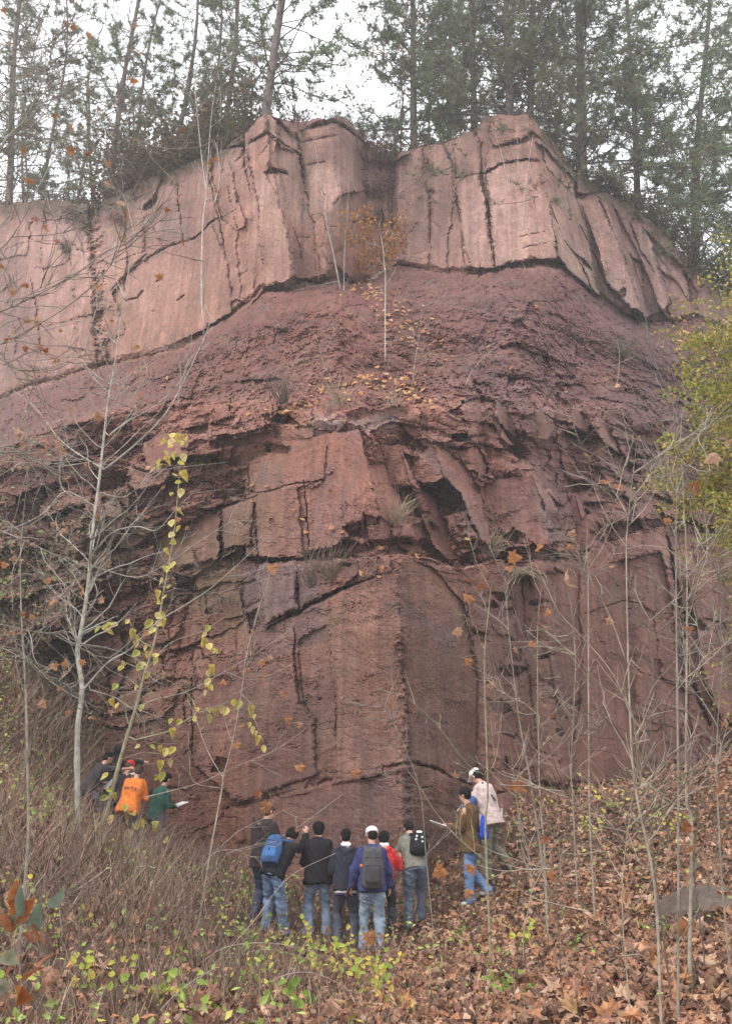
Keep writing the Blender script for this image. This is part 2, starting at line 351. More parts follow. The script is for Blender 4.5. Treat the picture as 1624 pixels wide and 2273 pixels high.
# how fractured each place is
rough_c = np.choose(zone, [0.0, 0.25, 0.75, 0.35]).astype(float)
left = sm(-Uw, -300, -130)                       # the left half of the lower tiers is broken into blocks
rough_c = np.where(zone >= 2, rough_c + 0.75 * left * sm(-Vw, -760, -640), rough_c)
rough_c = np.where(zone == 3, rough_c * (0.25 + 0.75 * left), rough_c)
bandn = np.clip(1 - np.abs(Vw - bsh - 18) / 34, 0, 1) * (zone > 0); rough_c = np.maximum(rough_c, 0.85 * bandn)
sm_face = np.zeros_like(D)
RC = blur(rough_c, 9)
idk, h5, tx5, ty5, e5, g5 = cells(70, 40, 29, 0.1, Uw + 30, Bd + 11)
D = D + RC * (0.20 * h1 + 0.12 * tx1 + 0.20 * ty1 + 0.22 * h5 + 0.25 * ty5) + RC * 0.25 * (1 - sm(e1, 0.0, 0.05)) * g1 * (g1 > .4)
D = D + RC * (g1 * g1 + .15) * (0.08 * h2 + 0.06 * tx2 + 0.08 * ty2) + RC * 0.10 * (1 - sm(e2, 0.0, 0.08)) * g2 * (g1 > .5)
thin = np.clip(RC + 0.25 * (zone == 2) + 0.9 * band - .15, 0, 1.2)
D = D + thin * g5 * (0.03 * h3 + 0.03 * ty3)
# upper sandstone: tall joint columns
up = blur((zone == 0).astype(float), 5)
lu = 1 - .55 * sm(-U, -240, -160)
D = D + up * lu * (0.13 * h4 + 0.12 * tx4 + 0.03 * (1 - sm(e4, 0, .03)))
D = D + (zone == 3) * 0.05 * h4 * 0
# straight joint columns of the right wall, thin beds, recess at the far left
idr, h6, tx6, ty6, e6, g6 = cells(27, 62, 33, 0.0, Uw - 0.13 * (Vw - 600), Vw - 0.22 * np.abs(Uw - 398) + 9)
rw = sm(Uw, 462, 480) * (zone == 3); rw = blur(rw, 3)
D = D + rw * (0.15 * h6 + 0.10 * tx6 + 0.08 * ty6 + 0.06 * (1 - sm(e6, 0, .035)) * (g6 > .4))
idq, h7, tx7, ty7, e7, g7 = cells(64, 6.5, 35, 0.3, Uw + 2 * N2, Bd + N2)
D = D + (zone == 2) * (g7 > .3) * (0.075 * h7 + 0.04 * ty7) * (0.35 + 0.65 * (g5 > .4))
lw = blur(((zone == 3) & (Uw > 235) & (Uw <= 465)).astype(float), 5); idv, h8, tx8, ty8, e8, g8 = cells(40, 95, 36, 0.0, Uw + 7, Vw - 0.22 * np.abs(Uw - 398))
D = D + lw * (0.06 * h8 + 0.05 * tx8 + 0.03 * (1 - sm(e8, 0, .02)) * (g8 > .5)) + (zone == 3) * (g7 > .86) * 0.035 * h7
z0m = zone == 0
D = D + z0m * (0.55 * sm(-Uw, -78, -74) + 0.22 * sm(Uw, 92, 95) * sm(-Uw, -112, -104) * (1 + .6 * N2))
D = D + z0m * (Uw < 250) * (0.10 * h1 * g1 + .10 * ty1 * g1)
# tilted joint slabs right of the corner, in the middle beds and the lowest shale
ids, h11, tx11, ty11, e11, g11 = cells(26, 40, 51, -0.55, Uw, Vw + 0.1 * Uw)
ids2, h12, tx12, ty12, e12, g12 = cells(34, 13, 52, -0.45, Uw + 9, Vw - .1 * Uw)
mr = sm(Uw, 400, 440) * ((zone == 2) | ((zone == 1) & (w > .72))); mr = blur(mr.astype(float), 5)
D = D + mr * (0.20 * h11 + 0.34 * tx11 + 0.14 * ty11 + (g12 > .35) * (.10 * h12 + .14 * ty12 + .06 * tx12))
ml = sm(-Uw, -400, -380) * ((zone == 2) | ((zone == 1) & (w > .8))); ml = blur(ml.astype(float), 5)
D = D + ml * (g12 > .4) * (.08 * h12 + .14 * ty12)
# shale: crumbly
sh = blur((zone == 1).astype(float), 7)
low = sm(w, 0.1, 0.8)
D = D + sh * (0.08 * N5 + 0.022 * N2 + 0.012 * N4 * (0.5 + low) + low * (0.12 * h2 * g1 + 0.08 * ty2 + 0.04 * h3 + 0.18 * h1 + 0.14 * ty1 + 0.03 * BEDN) + 0.02 * BEDN)
D = D + (0.03 * N5 + 0.005 * N2) * (1 - sh) + 0.0025 * N4 + 0.010 * BEDN * (zone >= 2) * g5

BLK = np.zeros((NV, NU), int)        # hand-placed blocks (0 = none)
_nb = [0]
def inside(P, x, y):
    c = np.zeros(x.shape, bool); n = len(P); j = n - 1
    for i in range(n):
        xi, yi = P[i]; xj, yj = P[j]
        c ^= ((yi > y) != (yj > y)) & (x < (xj - xi) * (y - yi) / (yj - yi + 1e-9) + xi); j = i
    return c
def facet(P, az, pitch, off, anchor=0, own=True, fwd=0.75, back=0.25):
    global D
    bb = (Uw > P[:, 0].min() - 1) & (Uw < P[:, 0].max() + 1) & (Vw > P[:, 1].min() - 1) & (Vw < P[:, 1].max() + 1)
    m = np.zeros_like(bb); wx = U + 0.7 * (Uw - U); wy = V_ + 0.7 * (Vw - V_)
    m[bb] = inside(P, wx[bb], wy[bb])
    if not m.any(): return
    a0 = P[anchor]; k = np.argmin((wx - a0[0]) ** 2 + (wy - a0[1]) ** 2); Y0 = D.ravel()[k] + off
    pl = vplane(a0[0] / K, Y0, az, pitch, a0[1] / K)
    D0 = pl + 0.022 * N5 + 0.006 * N2 + 0.0025 * N4 + 0.006 * BEDN
    D = np.where(m, np.clip(D0, D - fwd, D + back), D)
    if own: _nb[0] += 1; BLK[m] = _nb[0]
def pocket(P, depth=0.6, pitch=-50, az=-10):
    """underside of a broken-out block: deepest at its lower edge"""
    global D
    bb = (Uw > P[:, 0].min() - 1) & (Uw < P[:, 0].max() + 1) & (Vw > P[:, 1].min() - 1) & (Vw < P[:, 1].max() + 1)
    m = np.zeros_like(bb); wx = U + 0.5 * (Uw - U); wy = V_ + 0.5 * (Vw - V_); m[bb] = inside(P, wx[bb], wy[bb])
    y0, y1 = P[:, 1].min(), P[:, 1].max()
    D = np.where(m, D + depth * .60 * (0.35 + 0.65 * np.clip((Vw - y0) / (y1 - y0 + 1e-6), 0, 1)), D)
def groove(P, width, depth, taper=True, wob=0.5):
    """open crack along a polyline; width in photo units"""
    global D
    wd = width * K / 2 * 0.64; wx = U + wob * (Uw - U); wy = V_ + wob * (Vw - V_)
    best = np.full(D.shape, 99.0)
    L = np.cumsum([0] + [np.hypot(*(P[i + 1] - P[i])) for i in range(len(P) - 1)])
    for i in range(len(P) - 1):
        a, b = P[i], P[i + 1]; d = b - a; l2 = d @ d + 1e-9
        bb = (wx > min(a[0], b[0]) - 9) & (wx < max(a[0], b[0]) + 9) & (wy > min(a[1], b[1]) - 9) & (wy < max(a[1], b[1]) + 9)
        t = np.clip(((wx[bb] - a[0]) * d[0] + (wy[bb] - a[1]) * d[1]) / l2, 0, 1)
        dist = np.hypot(wx[bb] - a[0] - t * d[0], wy[bb] - a[1] - t * d[1])
        s = (L[i] + t * (L[i + 1] - L[i])) / L[-1]
        ww = wd * (np.sin(np.clip(s, 0.04, 0.96) * math.pi) ** 0.4 if taper else 1.0) * (1 + 0.35 * N2[bb])
        best[bb] = np.minimum(best[bb], dist / np.maximum(ww, 0.35))
    brk = np.clip(0.55 + 0.55 * np.roll(N1, 77, 1) + 0.25 * np.roll(N2, 55, 0), 0.05, 1.15)
    D = D + depth * 0.58 * brk * np.clip(1.35 - best, 0, 1) ** 0.8
exec_facets = True
# --- upper cliff
facet(c1([(1110,545),(1190,515),(1240,545),(1235,640),(1190,600),(1110,640)]), 33, 2, -.25)
facet(c1([(1190,515),(1250,545),(1320,620),(1330,690),(1240,630),(1192,600)]), -50, 2, -.05)
facet(c1([(1095,650),(1190,605),(1235,640),(1180,790),(1240,900),(1280,1100),(1300,1235),(1170,1300),(1140,900)]), 30, 3, -.15, 1)
facet(c1([(1190,605),(1340,700),(1370,890),(1400,1010),(1420,1230),(1310,1240),(1240,900),(1215,760)]), -52, 3, -.1, 0)
facet(c1([(1340,590),(1480,545),(1500,600),(1490,760),(1530,870),(1400,1000),(1370,880),(1345,700)]), 22, 2, -.2, 1)
facet(c1([(1480,545),(1560,590),(1600,700),(1624,850),(1530,870),(1490,760)]), -46, 6, -.05, 0)
facet(c1([(740,760),(840,705),(925,700),(960,880),(1000,1180),(860,1070),(720,1110),(650,940)]), 36, 4, -.15, 3)
facet(c1([(500,1310),(620,1180),(720,1115),(860,1065),(930,1000),(1000,1180),(1015,1400),(900,1480),(700,1560),(560,1500)]), 36, 4, -.05, 3)
pocket(c1([(1165,785),(1205,750),(1290,780),(1240,788)]), .7)
pocket(c1([(1300,1240),(1400,1262),(1490,1190),(1590,1272),(1500,1300),(1320,1292),(1180,1312),(1100,1370),(1170,1290)]), .9)
for P, wd, dp in [([(60,1060),(70,1200),(65,1400),(80,1600)],5,.4),([(330,1000),(335,1200),(325,1400),(340,1560)],7,.6),([(440,1040),(445,1250),(430,1500)],4,.3),([(560,960),(570,1150),(555,1300)],4,.3),([(240,1030),(250,1180),(240,1380)],4,.3),([(790,820),(800,1000),(810,1100)],4,.25),
  ([(0,1080),(120,1060),(250,1085),(400,1120),(440,1100)],7,.5),([(480,1180),(560,1150),(640,1120)],3,.2),([(560,1345),(610,1330),(640,1300)],5,.35),([(775,1345),(800,1330),(815,1320)],6,.4),([(690,1260),(720,1240)],4,.3),([(1230,1130),(1330,1060),(1400,1060)],3,.2),([(1200,640),(1150,700)],3,.2)]:
    groove(c1(P), wd, dp)
for P, wd, dp in [([(975,665),(1090,650),(1120,630),(1190,598),(1240,630),(1335,692)],8,.5),([(1100,550),(1190,518),(1240,548),(1310,605)],5,.3),
  ([(1340,585),(1480,540),(1560,590),(1624,645)],8,.5),([(1340,640),(1500,602)],4,.2),([(1355,740),(1450,720)],3,.2),([(1090,560),(1090,750),(1120,905)],6,.5),
  ([(1320,600),(1350,760),(1372,890)],8,.5),([(925,770),(970,1000),(1010,1250),(1020,1400)],5,.4),([(1010,830),(1040,1000),(1082,1270)],4,.3),([(1140,900),(1165,1080),(1172,1300)],5,.3),
  ([(1240,850),(1280,1100),(1302,1230)],4,.3),([(490,1300),(620,1172),(720,1110),(860,1060),(930,990),(1040,940)],6,.4),([(645,935),(695,885)],10,.6),([(610,1180),(650,1130)],5,.3),
  ([(390,1080),(430,1110)],7,.5),([(320,1110),(330,1260)],8,.5),([(650,1020),(648,1130)],3,.2),([(1050,720),(1080,700),(1095,650)],5,.3),([(0,1250),(110,1230),(180,1330)],4,.2),([(1380,965),(1430,950),(1460,1010),(1520,1015)],5,.3)]:
    groove(c1(P), wd, dp)
facet(c2([(540,560),(600,520),(730,510),(735,590),(690,630),(555,655)]), 12, 3, -.3, 3)
facet(c2([(730,510),(790,560),(900,700),(935,770),(800,650),(737,590)]), -52, 3, -.15, 0)
facet(c2([(520,690),(560,660),(700,640),(740,625),(770,715),(700,712),(600,728),(530,765)]), 12, 3, -.15, 3)
facet(c2([(740,625),(800,665),(925,790),(935,875),(800,745),(772,715)]), -52, 3, -.1, 0)
facet(c2([(530,780),(600,740),(700,722),(780,735),(820,1000),(850,1150),(700,1165),(570,1190),(560,1000)]), 12, 4, -.25, 3)
facet(c2([(780,735),(930,890),(960,1010),(1010,1250),(1040,1320),(900,1210),(850,1140),(815,960)]), -46, 8, -.12, 0)
facet(c2([(390,800),(500,780),(530,900),(560,1080),(570,1190),(440,1190),(410,950)]), 15, 3, -.12, 1)
facet(c2([(110,720),(245,650),(255,760),(285,930),(285,1120),(120,1150),(105,900)]), 12, 3, -.1, 1)
facet(c2([(950,890),(1050,850),(1120,1070),(1180,1250),(1240,1400),(1170,1350),(1110,1290),(1060,1250),(1000,1080)]), 2, 6, 0, 0)
facet(c2([(1050,850),(1110,930),(1200,1130),(1310,1370),(1240,1400),(1170,1240),(1110,1080)]), -50, 10, 0, 0)
facet(c2([(1160,940),(1220,990),(1270,1080),(1300,1200),(1350,1330),(1310,1370),(1200,1130)]), 5, 6, 0, 0)
facet(c2([(1220,1000),(1330,1110),(1400,1180),(1470,1290),(1470,1370),(1400,1390),(1350,1330),(1270,1080)]), -40, 4, 0, 0)
pocket(c2([(1110,1292),(1150,1268),(1150,1302),(1120,1325)]), .6); pocket(c2([(1168,1350),(1190,1345),(1245,1400),(1310,1370),(1352,1420),(1240,1425)]), .9)
pocket(c2([(900,1110),(960,1150),(1000,1200),(960,1180)]), .6); pocket(c2([(640,1180),(700,1165),(840,1152),(885,1200),(760,1190),(650,1200)]), .6)
pocket(c2([(925,870),(1000,855),(960,890),(930,890)]), .7)
for P, wd, dp in [([(545,660),(690,632),(735,590),(800,650),(930,770),(935,870),(1010,852)],10,.6),([(395,792),(530,768),(600,730),(700,714),(780,730),(930,882)],7,.5),
  ([(385,640),(400,900),(440,1100),(465,1170)],5,.3),([(485,580),(510,770),(540,920),(570,1100),(575,1180)],9,.6),([(510,640),(545,780)],5,.4),([(245,640),(255,800),(285,900),(285,1100)],6,.35),
  ([(430,705),(470,675),(478,640),(520,640),(548,665)],6,.4),([(100,690),(200,650)],5,.3),([(800,880),(830,970),(870,1060),(950,1180),(1000,1290)],7,.5),([(940,1000),(1000,1130),(1060,1250),(1092,1290)],8,.5),
  ([(1030,870),(1110,1080),(1190,1250)],5,.4),([(1170,990),(1210,1110),(1300,1240),(1340,1330)],6,.5),([(690,1060),(800,1030)],3,.2),([(700,1110),(810,1080)],3,.2),([(1270,1100),(1330,1180),(1400,1300)],5,.4),
  ([(930,770),(930,870),(965,1010)],8,.4),([(280,850),(300,860)],12,.4)]:
    groove(c2(P), wd, dp)
# --- middle beds
facet(cd([(553,1030),(620,1005),(700,975),(800,958),(846,1150),(800,1175),(742,1212),(640,1240),(556,1236)]), 36, 5, -.25, 3)
facet(cd([(800,958),(845,985),(872,1060),(908,1165),(880,1172),(846,1150)]), -46, 16, -.0, 0)
facet(c4([(80,660),(150,642),(170,720),(200,830),(110,820)]), 20, 4, -.1, 1); facet(c4([(150,642),(215,790),(260,900),(330,1020),(260,960),(200,830)]), -46, 16, -.1, 0)
facet(c4([(220,720),(300,640),(345,795),(260,830),(215,790)]), 22, 5, -.15, 1)
facet(c4([(300,640),(365,655),(505,830),(545,1000),(570,1085),(520,1080),(420,870),(345,795)]), -46, 16, -.25, 0)
facet(c4([(200,850),(270,860),(345,960),(410,1120),(380,1170),(300,1080)]), -46, 16, -.1, 0)
facet(c4([(350,960),(440,930),(500,1060),(480,1100),(400,1080)]), 20, 5, -.1, 1)
facet(c4([(510,830),(580,795),(740,770),(820,960),(885,1110),(800,1105),(660,1000),(640,1040),(545,990)]), 14, 5, -.3, 2)
facet(c4([(740,770),(830,850),(880,960),(905,1070),(885,1112),(820,960)]), -46, 16, -.1, 0)
facet(c4([(860,930),(935,840),(968,990),(900,1080)]), 14, 5, -.2, 1); facet(c4([(935,840),(975,900),(990,1000),(968,990)]), -46, 16, -.1, 0)
facet(c4([(970,960),(1060,900),(1090,1080),(960,1115),(890,1070)]), 10, 5, -.15, 1)
facet(c4([(680,520),(760,490),(900,470),(930,560),(860,590),(760,630),(700,610)]), 12, 8, -.2, 1)
for q in ([(575,432),(625,470),(692,612),(640,590),(575,520)], [(560,540),(600,560),(665,650),(620,640)], [(912,460),(985,520),(992,592),(935,562),(905,510)], [(1028,505),(1088,572),(1128,672),(1060,630),(995,545)], [(1190,640),(1240,650),(1262,690),(1200,680)], [(800,820),(850,830),(880,900),(850,880)]):
    facet(c4(q), -48, 16, -.45, 0, fwd=1.1)
for q, d in [([(20,590),(120,545),(262,572),(190,652),(70,655)],.8),([(262,830),(345,797),(420,862),(440,932),(350,962),(300,900)],.9),([(810,792),(1000,790),(1000,832),(940,848),(860,852)],.7),
   ([(1080,545),(1162,565),(1135,585),(1090,570)],.5),([(1150,660),(1200,640),(1262,690),(1240,705),(1150,692)],.6),([(620,200),(700,190),(800,230),(810,300),(700,270)],.5),([(390,1080),(500,1060),(480,1110),(410,1105)],.6),
   ([(560,1100),(700,1120),(760,1150),(700,1190),(560,1150)],.4),([(300,1160),(400,1150),(390,1180),(320,1180)],.4),([(0,955),(60,975),(60,1000),(0,1010)],.6),([(840,330),(920,335),(900,355),(850,352)],.4),([(560,545),(610,560),(600,600)],.5)]:
    pocket(c4(q), d)
for q, d in [([(490,640),(600,612),(642,680),(540,712)],.8),([(600,1090),(700,1020),(745,985),(800,1000),(730,1065),(640,1105)],.8),([(780,1212),(870,1232),(905,1200),(860,1300),(800,1292)],.8),([(1150,515),(1290,520),(1340,565),(1200,552)],.6),
   ([(1180,640),(1300,660),(1280,690),(1190,680)],.5),([(1530,1002),(1640,970),(1640,1062),(1560,1045)],.8),([(1105,1395),(1165,1365),(1165,1440),(1120,1482)],.5),([(430,1230),(500,1190),(480,1240)],.5),([(1500,1170),(1570,1160),(1560,1180)],.4),([(1060,870),(1110,860),(1100,880)],.4),([(700,830),(760,825),(740,850)],.4),([(430,1435),(540,1415),(500,1450)],.4),
   ([(990,330),(1050,320),(1020,350)],.3),([(300,215),(380,225),(340,245)],.4),([(330,1300),(370,1290),(350,1330)],.4)]:
    pocket(c3(q), d)
facet(c3([(1175,1250),(1330,1215),(1335,1370),(1185,1452)]), 36, 4, -.22, 1)
facet(c3([(640,640),(730,600),(970,600),(975,690),(850,690),(760,700),(650,740)]), 36, 6, -.2, 1)
facet(c3([(1120,740),(1300,700),(1450,650),(1450,790),(1280,860),(1000,930),(1120,880)]), 36, 6, -.1, 2)
facet(c3([(1000,920),(1140,870),(1140,1080),(1010,1140)]), 38, 4, -.15, 1); facet(c3([(1150,860),(1330,830),(1360,1140),(1150,1150)]), 35, 4, -.15, 1)
facet(c3([(700,1080),(880,960),(990,930),(990,1100),(960,1180),(900,1200),(700,1180)]), 38, 4, -.1, 2)
facet(c3([(670,1130),(860,1090),(900,1190),(800,1210),(680,1280)]), 36, 6, -.2, 1); facet(c3([(420,1140),(500,1100),(510,1180),(430,1230)]), 38, 2, -.25, 0)
facet(c3([(990,1310),(1080,1290),(1100,1400),(1000,1420)]), 37, 3, -.25, 0)
for P, wd, dp in [([(1010,800),(1150,860),(1300,820),(1450,800)],5,.25),([(895,930),(1000,920),(1150,870)],6,.4),([(1145,900),(1160,1130)],5,.3),([(1000,960),(980,1190)],5,.3),([(840,990),(960,920),(1060,900)],5,.3),([(1360,800),(1380,1100)],4,.3),([(700,1010),(800,960),(900,930)],7,.4),
   ([(960,600),(965,760)],6,.3),([(1110,700),(1120,880)],5,.3),([(560,1200),(660,1170),(740,1200)],6,.4),([(450,900),(560,930),(700,900)],5,.3),([(1190,1450),(1335,1385),(1420,1330),(1500,1290),(1624,1240)],8,.5),([(1330,1210),(1338,1390)],6,.4)]:
    groove(c3(P), wd, dp)
# --- lower wall
facet(cd([(735,1330),(800,1290),(885,1262),(890,1400),(905,1690),(760,1718),(742,1560)]), 36, 2, -.05, 2)
facet(cd([(885,1262),(905,1236),(965,1262),(1030,1340),(1060,1500),(1058,1735),(960,1702),(905,1690),(890,1400)]), -45, 2, -.0, 0)
facet(cd([(665,1420),(730,1385),(740,1560),(700,1600),(668,1560)]), 36, 2, .08, 1)
facet(cd([(430,1540),(560,1490),(655,1470),(660,1560),(690,1600),(700,1720),(520,1785),(430,1700)]), 36, 3, -.1, 2)
facet(cd([(765,1735),(885,1708),(880,1850),(890,1960),(700,1960),(560,1900),(520,1800)]), 36, 2, .05, 1)
facet(cd([(1140,1280),(1290,1270),(1290,1500),(1270,1700),(1190,1735),(1160,1600)]), -38, 3, -.1, 1); facet(cd([(1290,1270),(1470,1220),(1500,1400),(1540,1640),(1440,1735),(1280,1750),(1290,1500)]), -43, 3, -.2, 0)
facet(cd([(1530,1270),(1640,1240),(1800,1260),(1800,1650),(1600,1600),(1555,1480)]), -20, 4, -.5, 0)
for q, d in [([(560,130),(620,125),(645,155),(590,168)],.6),([(525,190),(565,163),(595,192)],.5),([(612,202),(650,188),(655,205)],.5),([(575,465),(620,455),(712,462),(660,502),(600,492)],.7),([(548,622),(600,605),(642,645),(600,672),(565,655)],.7),([(845,745),(900,740),(860,772)],.5),([(640,375),(690,378),(680,432),(650,425)],.5),
    ([(720,180),(800,160),(820,170),(740,188)],.4),([(820,690),(880,680),(850,700)],.4),([(1420,250),(1480,240),(1520,290),(1440,290)],.6),([(800,590),(860,575),(820,605)],.3),([(900,620),(950,610),(920,640)],.3),([(460,290),(495,300),(480,315)],.4),([(600,760),(670,760),(650,785)],.4)]:
    pocket(c6(q), d)
for q, d in [([(960,860),(1010,870),(990,930),(930,930)],.5),([(1400,590),(1430,580),(1420,600)],.3)]: pocket(c5(q), d)
for P, wd, dp in [([(500,1797),(620,1765),(760,1722),(905,1690),(960,1704),(1045,1742)],10,.55),([(1105,1760),(1200,1742),(1300,1768),(1420,1747),(1490,1718)],13,.7),([(700,1342),(780,1302),(850,1272)],7,.35),
   ([(655,1390),(660,1560)],7,.25),([(735,1330),(742,1560),(745,1690)],5,.15),([(884,1270),(892,1450),(905,1690)],3,.08),([(884,1712),(886,1900)],11,.35),([(1030,1310),(1062,1500),(1060,1730)],6,.25),([(1130,1300),(1170,1500),(1200,1730)],5,.2),
   ([(1482,1190),(1512,1350),(1522,1480),(1575,1610)],16,1.2),([(1160,1290),(1170,1420)],4,.3),([(430,1440),(425,1700)],5,.25),([(740,1590),(830,1570)],2,.1),([(700,1620),(880,1600)],1.5,.08),([(905,1750),(960,1745)],5,.25),([(870,1790),(890,1780)],6,.3),([(1190,1465),(1235,1452)],4,.3),([(590,1390),(665,1352)],7,.4),([(1300,1365),(1400,1325)],3,.2),([(560,1770),(570,1880)],5,.2)]:
    groove(cd(P), wd, dp)
gm = inside(cd([(806,300),(845,335),(868,350),(866,520),(858,596),(826,612),(800,560),(806,440),(790,360)]), Uw, Vw).astype(float)
D = D + 1.1 * blur(gm, 9) * (zone == 0)
_ar = 396 + (V_ - 565) * .047; _m = np.exp(-((U - _ar) / 5.5) ** 2) * (zone == 3)
D = D + _m * np.clip(.03 + .045 * np.roll(N1, 140, 0) + .03 * N2 + .04 * h2, -.02, .13)
# weathered edges: every outward edge is worn and chipped; small spalls on the faces
D = D + np.clip(blur(D, 5) - D, 0, .14) * np.clip(.15 + .7 * N2, 0, 1.3)
idx_, h9, tx9, ty9, e9, g9 = cells(15, 9, 41, 0.15, Uw + 4 * N2, Vw - 0.24 * np.abs(Uw - 398) + 3 * N4)
idy_, h10, tx10, ty10, e10, g10 = cells(7.5, 5, 42, 0.1, Uw + 2 * N2, Vw - 0.24 * np.abs(Uw - 398) + 2 * N4)
chip = np.clip(.5 + .8 * np.roll(N1, 300, 1), 0, 1)
D = D + (zone != 1) * chip * .38 * ((g9 > .62) * (0.05 * h9 + 0.05 * ty9 + .03 * tx9) + (g10 > .7) * 0.03 * h10)
D = D + (zone == 1) * ((g10 > .45) * 0.05 * h10 + (g9 > .6) * (.07 * h9 + .06 * ty9)) * (.35 + .65 * low)
D = np.clip(D, 15, 40)
PX = XD * D; PY = D; PZ = CAM[2] + ZD * D
CP = np.stack([PX, PY, PZ], -1)
# rock colours: what each bed is made of (no light or shade in here)
cU = np.array([.235, .130, .107]); cS = np.array([.125, .056, .049]); cM = np.array([.180, .086, .070]); cL = np.array([.165, .079, .060])
CC = np.choose(zone[..., None], [cU, cS, cM, cL])
sb = lambda a, k=7: blur(a, k)
z0 = blur((zone == 0).astype(float), 9)[..., None]; z1 = blur((zone == 1).astype(float), 9)[..., None]; z2 = blur((zone == 2).astype(float), 15)[..., None]; z3 = 1 - z0 - z1 - z2
CC = z0 * cU + z1 * cS + z2 * cM + z3 * cL
fresh = np.clip(sm(V_, 200, 262) * (zone == 0) * 1.0, 0, 1)                     # cleaner, paler sandstone low on the cap
CC = CC * (1 + 0.30 * (blur(fresh, 15) * np.clip(0.5 + .5 * N1, 0, 1.2))[..., None])
var = 1 + 0.07 * np.clip(N1, -2, 2) + 0.05 * h1 * (zone >= 2) + 0.05 * h4 * (zone == 0)
CC = CC * var[..., None]
warm = 0.06 * np.clip(N3, -2, 2); CC[..., 0] *= 1 + warm; CC[..., 2] *= 1 - warm
moss = sm(N1 + 0.6 * N3, 1.1, 2.4) * sm(-Uw, -330, -120) * (zone >= 1)
moss = np.clip(moss, 0, .55)[..., None]; CC = CC * (1 - moss) + moss * np.array([.075, .07, .035])
def stain(P, c, k, soft=9):
    global CC
    m = inside(P, Uw + 2 * N2, Vw + 2 * N1).astype(float); m = blur(m, soft)[..., None] * k * np.clip(.75 + .25 * N1 + .2 * N2, 0, 1.2)[..., None]
    CC = CC * (1 - np.clip(m, 0, 1)) + np.clip(m, 0, 1) * np.array(c)
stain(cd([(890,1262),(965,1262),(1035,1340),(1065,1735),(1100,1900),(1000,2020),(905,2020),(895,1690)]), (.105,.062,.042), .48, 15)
stain(cd([(545,1270),(720,1250),(735,1420),(560,1480)]), (.13,.082,.085), .6)
stain(cd([(960,1010),(1080,1200),(1040,1200),(930,1000)]), (.15,.12,.12), .6)
stain(cd([(1182,1050),(1262,1210),(1200,1200)]), (.16,.12,.12), .5)
stain(cd([(700,940),(880,930),(900,960),(820,965),(700,980)]), (.19,.15,.15), .6)
stain(cd([(860,420),(1010,320),(1050,560),(880,580)]), (.21,.13,.105), .5)
PALER = (.33, .20, .165)
stain(cd([(560,400),(640,395),(655,640),(590,650),(545,560)]), PALER, .75)
stain(cd([(690,370),(770,380),(760,470),(700,480)]), PALER, .8)
stain(cd([(1010,420),(1060,370),(1190,360),(1235,590),(1060,605),(1020,560)]), PALER, .85)
stain(cd([(1300,450),(1350,470),(1420,640),(1380,690),(1310,600)]), PALER, .5)
stain(cd([(260,640),(420,560),(540,520),(540,680),(420,770),(260,800)]), PALER, .4, 15)
stain(cd([(500,330),(560,300),(560,520),(510,560)]), PALER, .3, 15)
stain(cd([(0,500),(120,520),(240,540),(240,820),(0,870)]), PALER, .35, 21)
stain(cd([(735,1330),(870,1290),(900,1690),(760,1710)]), (.25,.13,.095), .5)
stain(cd([(600,250),(700,310),(700,520),(640,480),(590,300)]), (.22,.16,.12), .45)
stain(cd([(1200,350),(1280,430),(1400,680),(1300,640),(1225,560)]), (.24,.20,.15), .55)
stain(cd([(870,1330),(1010,1400),(1000,1430),(860,1350)]), (.12,.09,.09), .5, 5)
topsoil = sm(-(V_ - vt[None]), -16 - 6 * N1, -5 - 4 * N1) * np.where((us > 245) & (us < 540), 0.25, 1.0)[None]
topsoil = np.clip(topsoil, 0, 1)[..., None]; CC = CC * (1 - topsoil * .8) + topsoil * .8 * np.array([.085, .06, .04])
# skirt behind the skyline: the wooded plateau
rows = [CP[0]]
# part ids
pid = np.where(BLK > 0, BLK, 0)
auto = np.where(zone == 0, 100000 + idu, np.where(zone == 1, 0, 200000 + idc))
pid = np.where(BLK > 0, BLK, auto)
pid[(zone == 1) & (BLK == 0)] = -1
fid = pid[:-1, :-1]
vals, cnt = np.unique(fid, return_counts=True)
inframe = (U[:-1, :-1] > 0) & (U[:-1, :-1] < W)
vis = {v: c for v, c in zip(*np.unique(fid[inframe], return_counts=True))}
keep = [v for v in sorted(vis, key=lambda v: -vis[v]) if v != -1 and vis[v] > 60][:285]
keepset = set(keep)
zf = zone[:-1, :-1]
lut_unkept = ~np.isin(fid, keep)
fid2 = np.where(fid == -1, -1, np.where(lut_unkept, -10 - zf, fid))
GF = grid_faces(NV, NU)[:, [0, 3, 2, 1]].reshape(NV - 1, NU - 1, 4)
cliff = empty('cliff', (0, 18.4, 0)); tag(cliff, 'tall red sandstone and shale cliff with jointed blocks', kind='structure')
VF = CP.reshape(-1, 3) - np.array([0, 18.4, 0]); CF = CC.reshape(-1, 3)
ordr = np.argsort(fid2.ravel(), kind='stable'); ff = fid2.ravel()[ordr]; cuts = np.flatnonzero(np.diff(ff)) + 1
GFr = GF.reshape(-1, 4)
for seg in np.split(ordr, cuts):
    v = fid2.ravel()[seg[0]]; f = GFr[seg]; uq, inv = np.unique(f, return_inverse=True)
    nm = 'shale_bank' if v == -1 else 'rock_block' if v > 0 else {0: 'sandstone_face', 1: 'shale_bank', 2: 'bedded_rock', 3: 'rock_wall'}[-(v + 10)]
    me = mesh_data(nm, VF[uq], inv.reshape(-1, 4), M_ROCK, False, CF[uq])
    o = link(nm, me, cliff)
    if v < 0: o['kind'] = 'stuff'
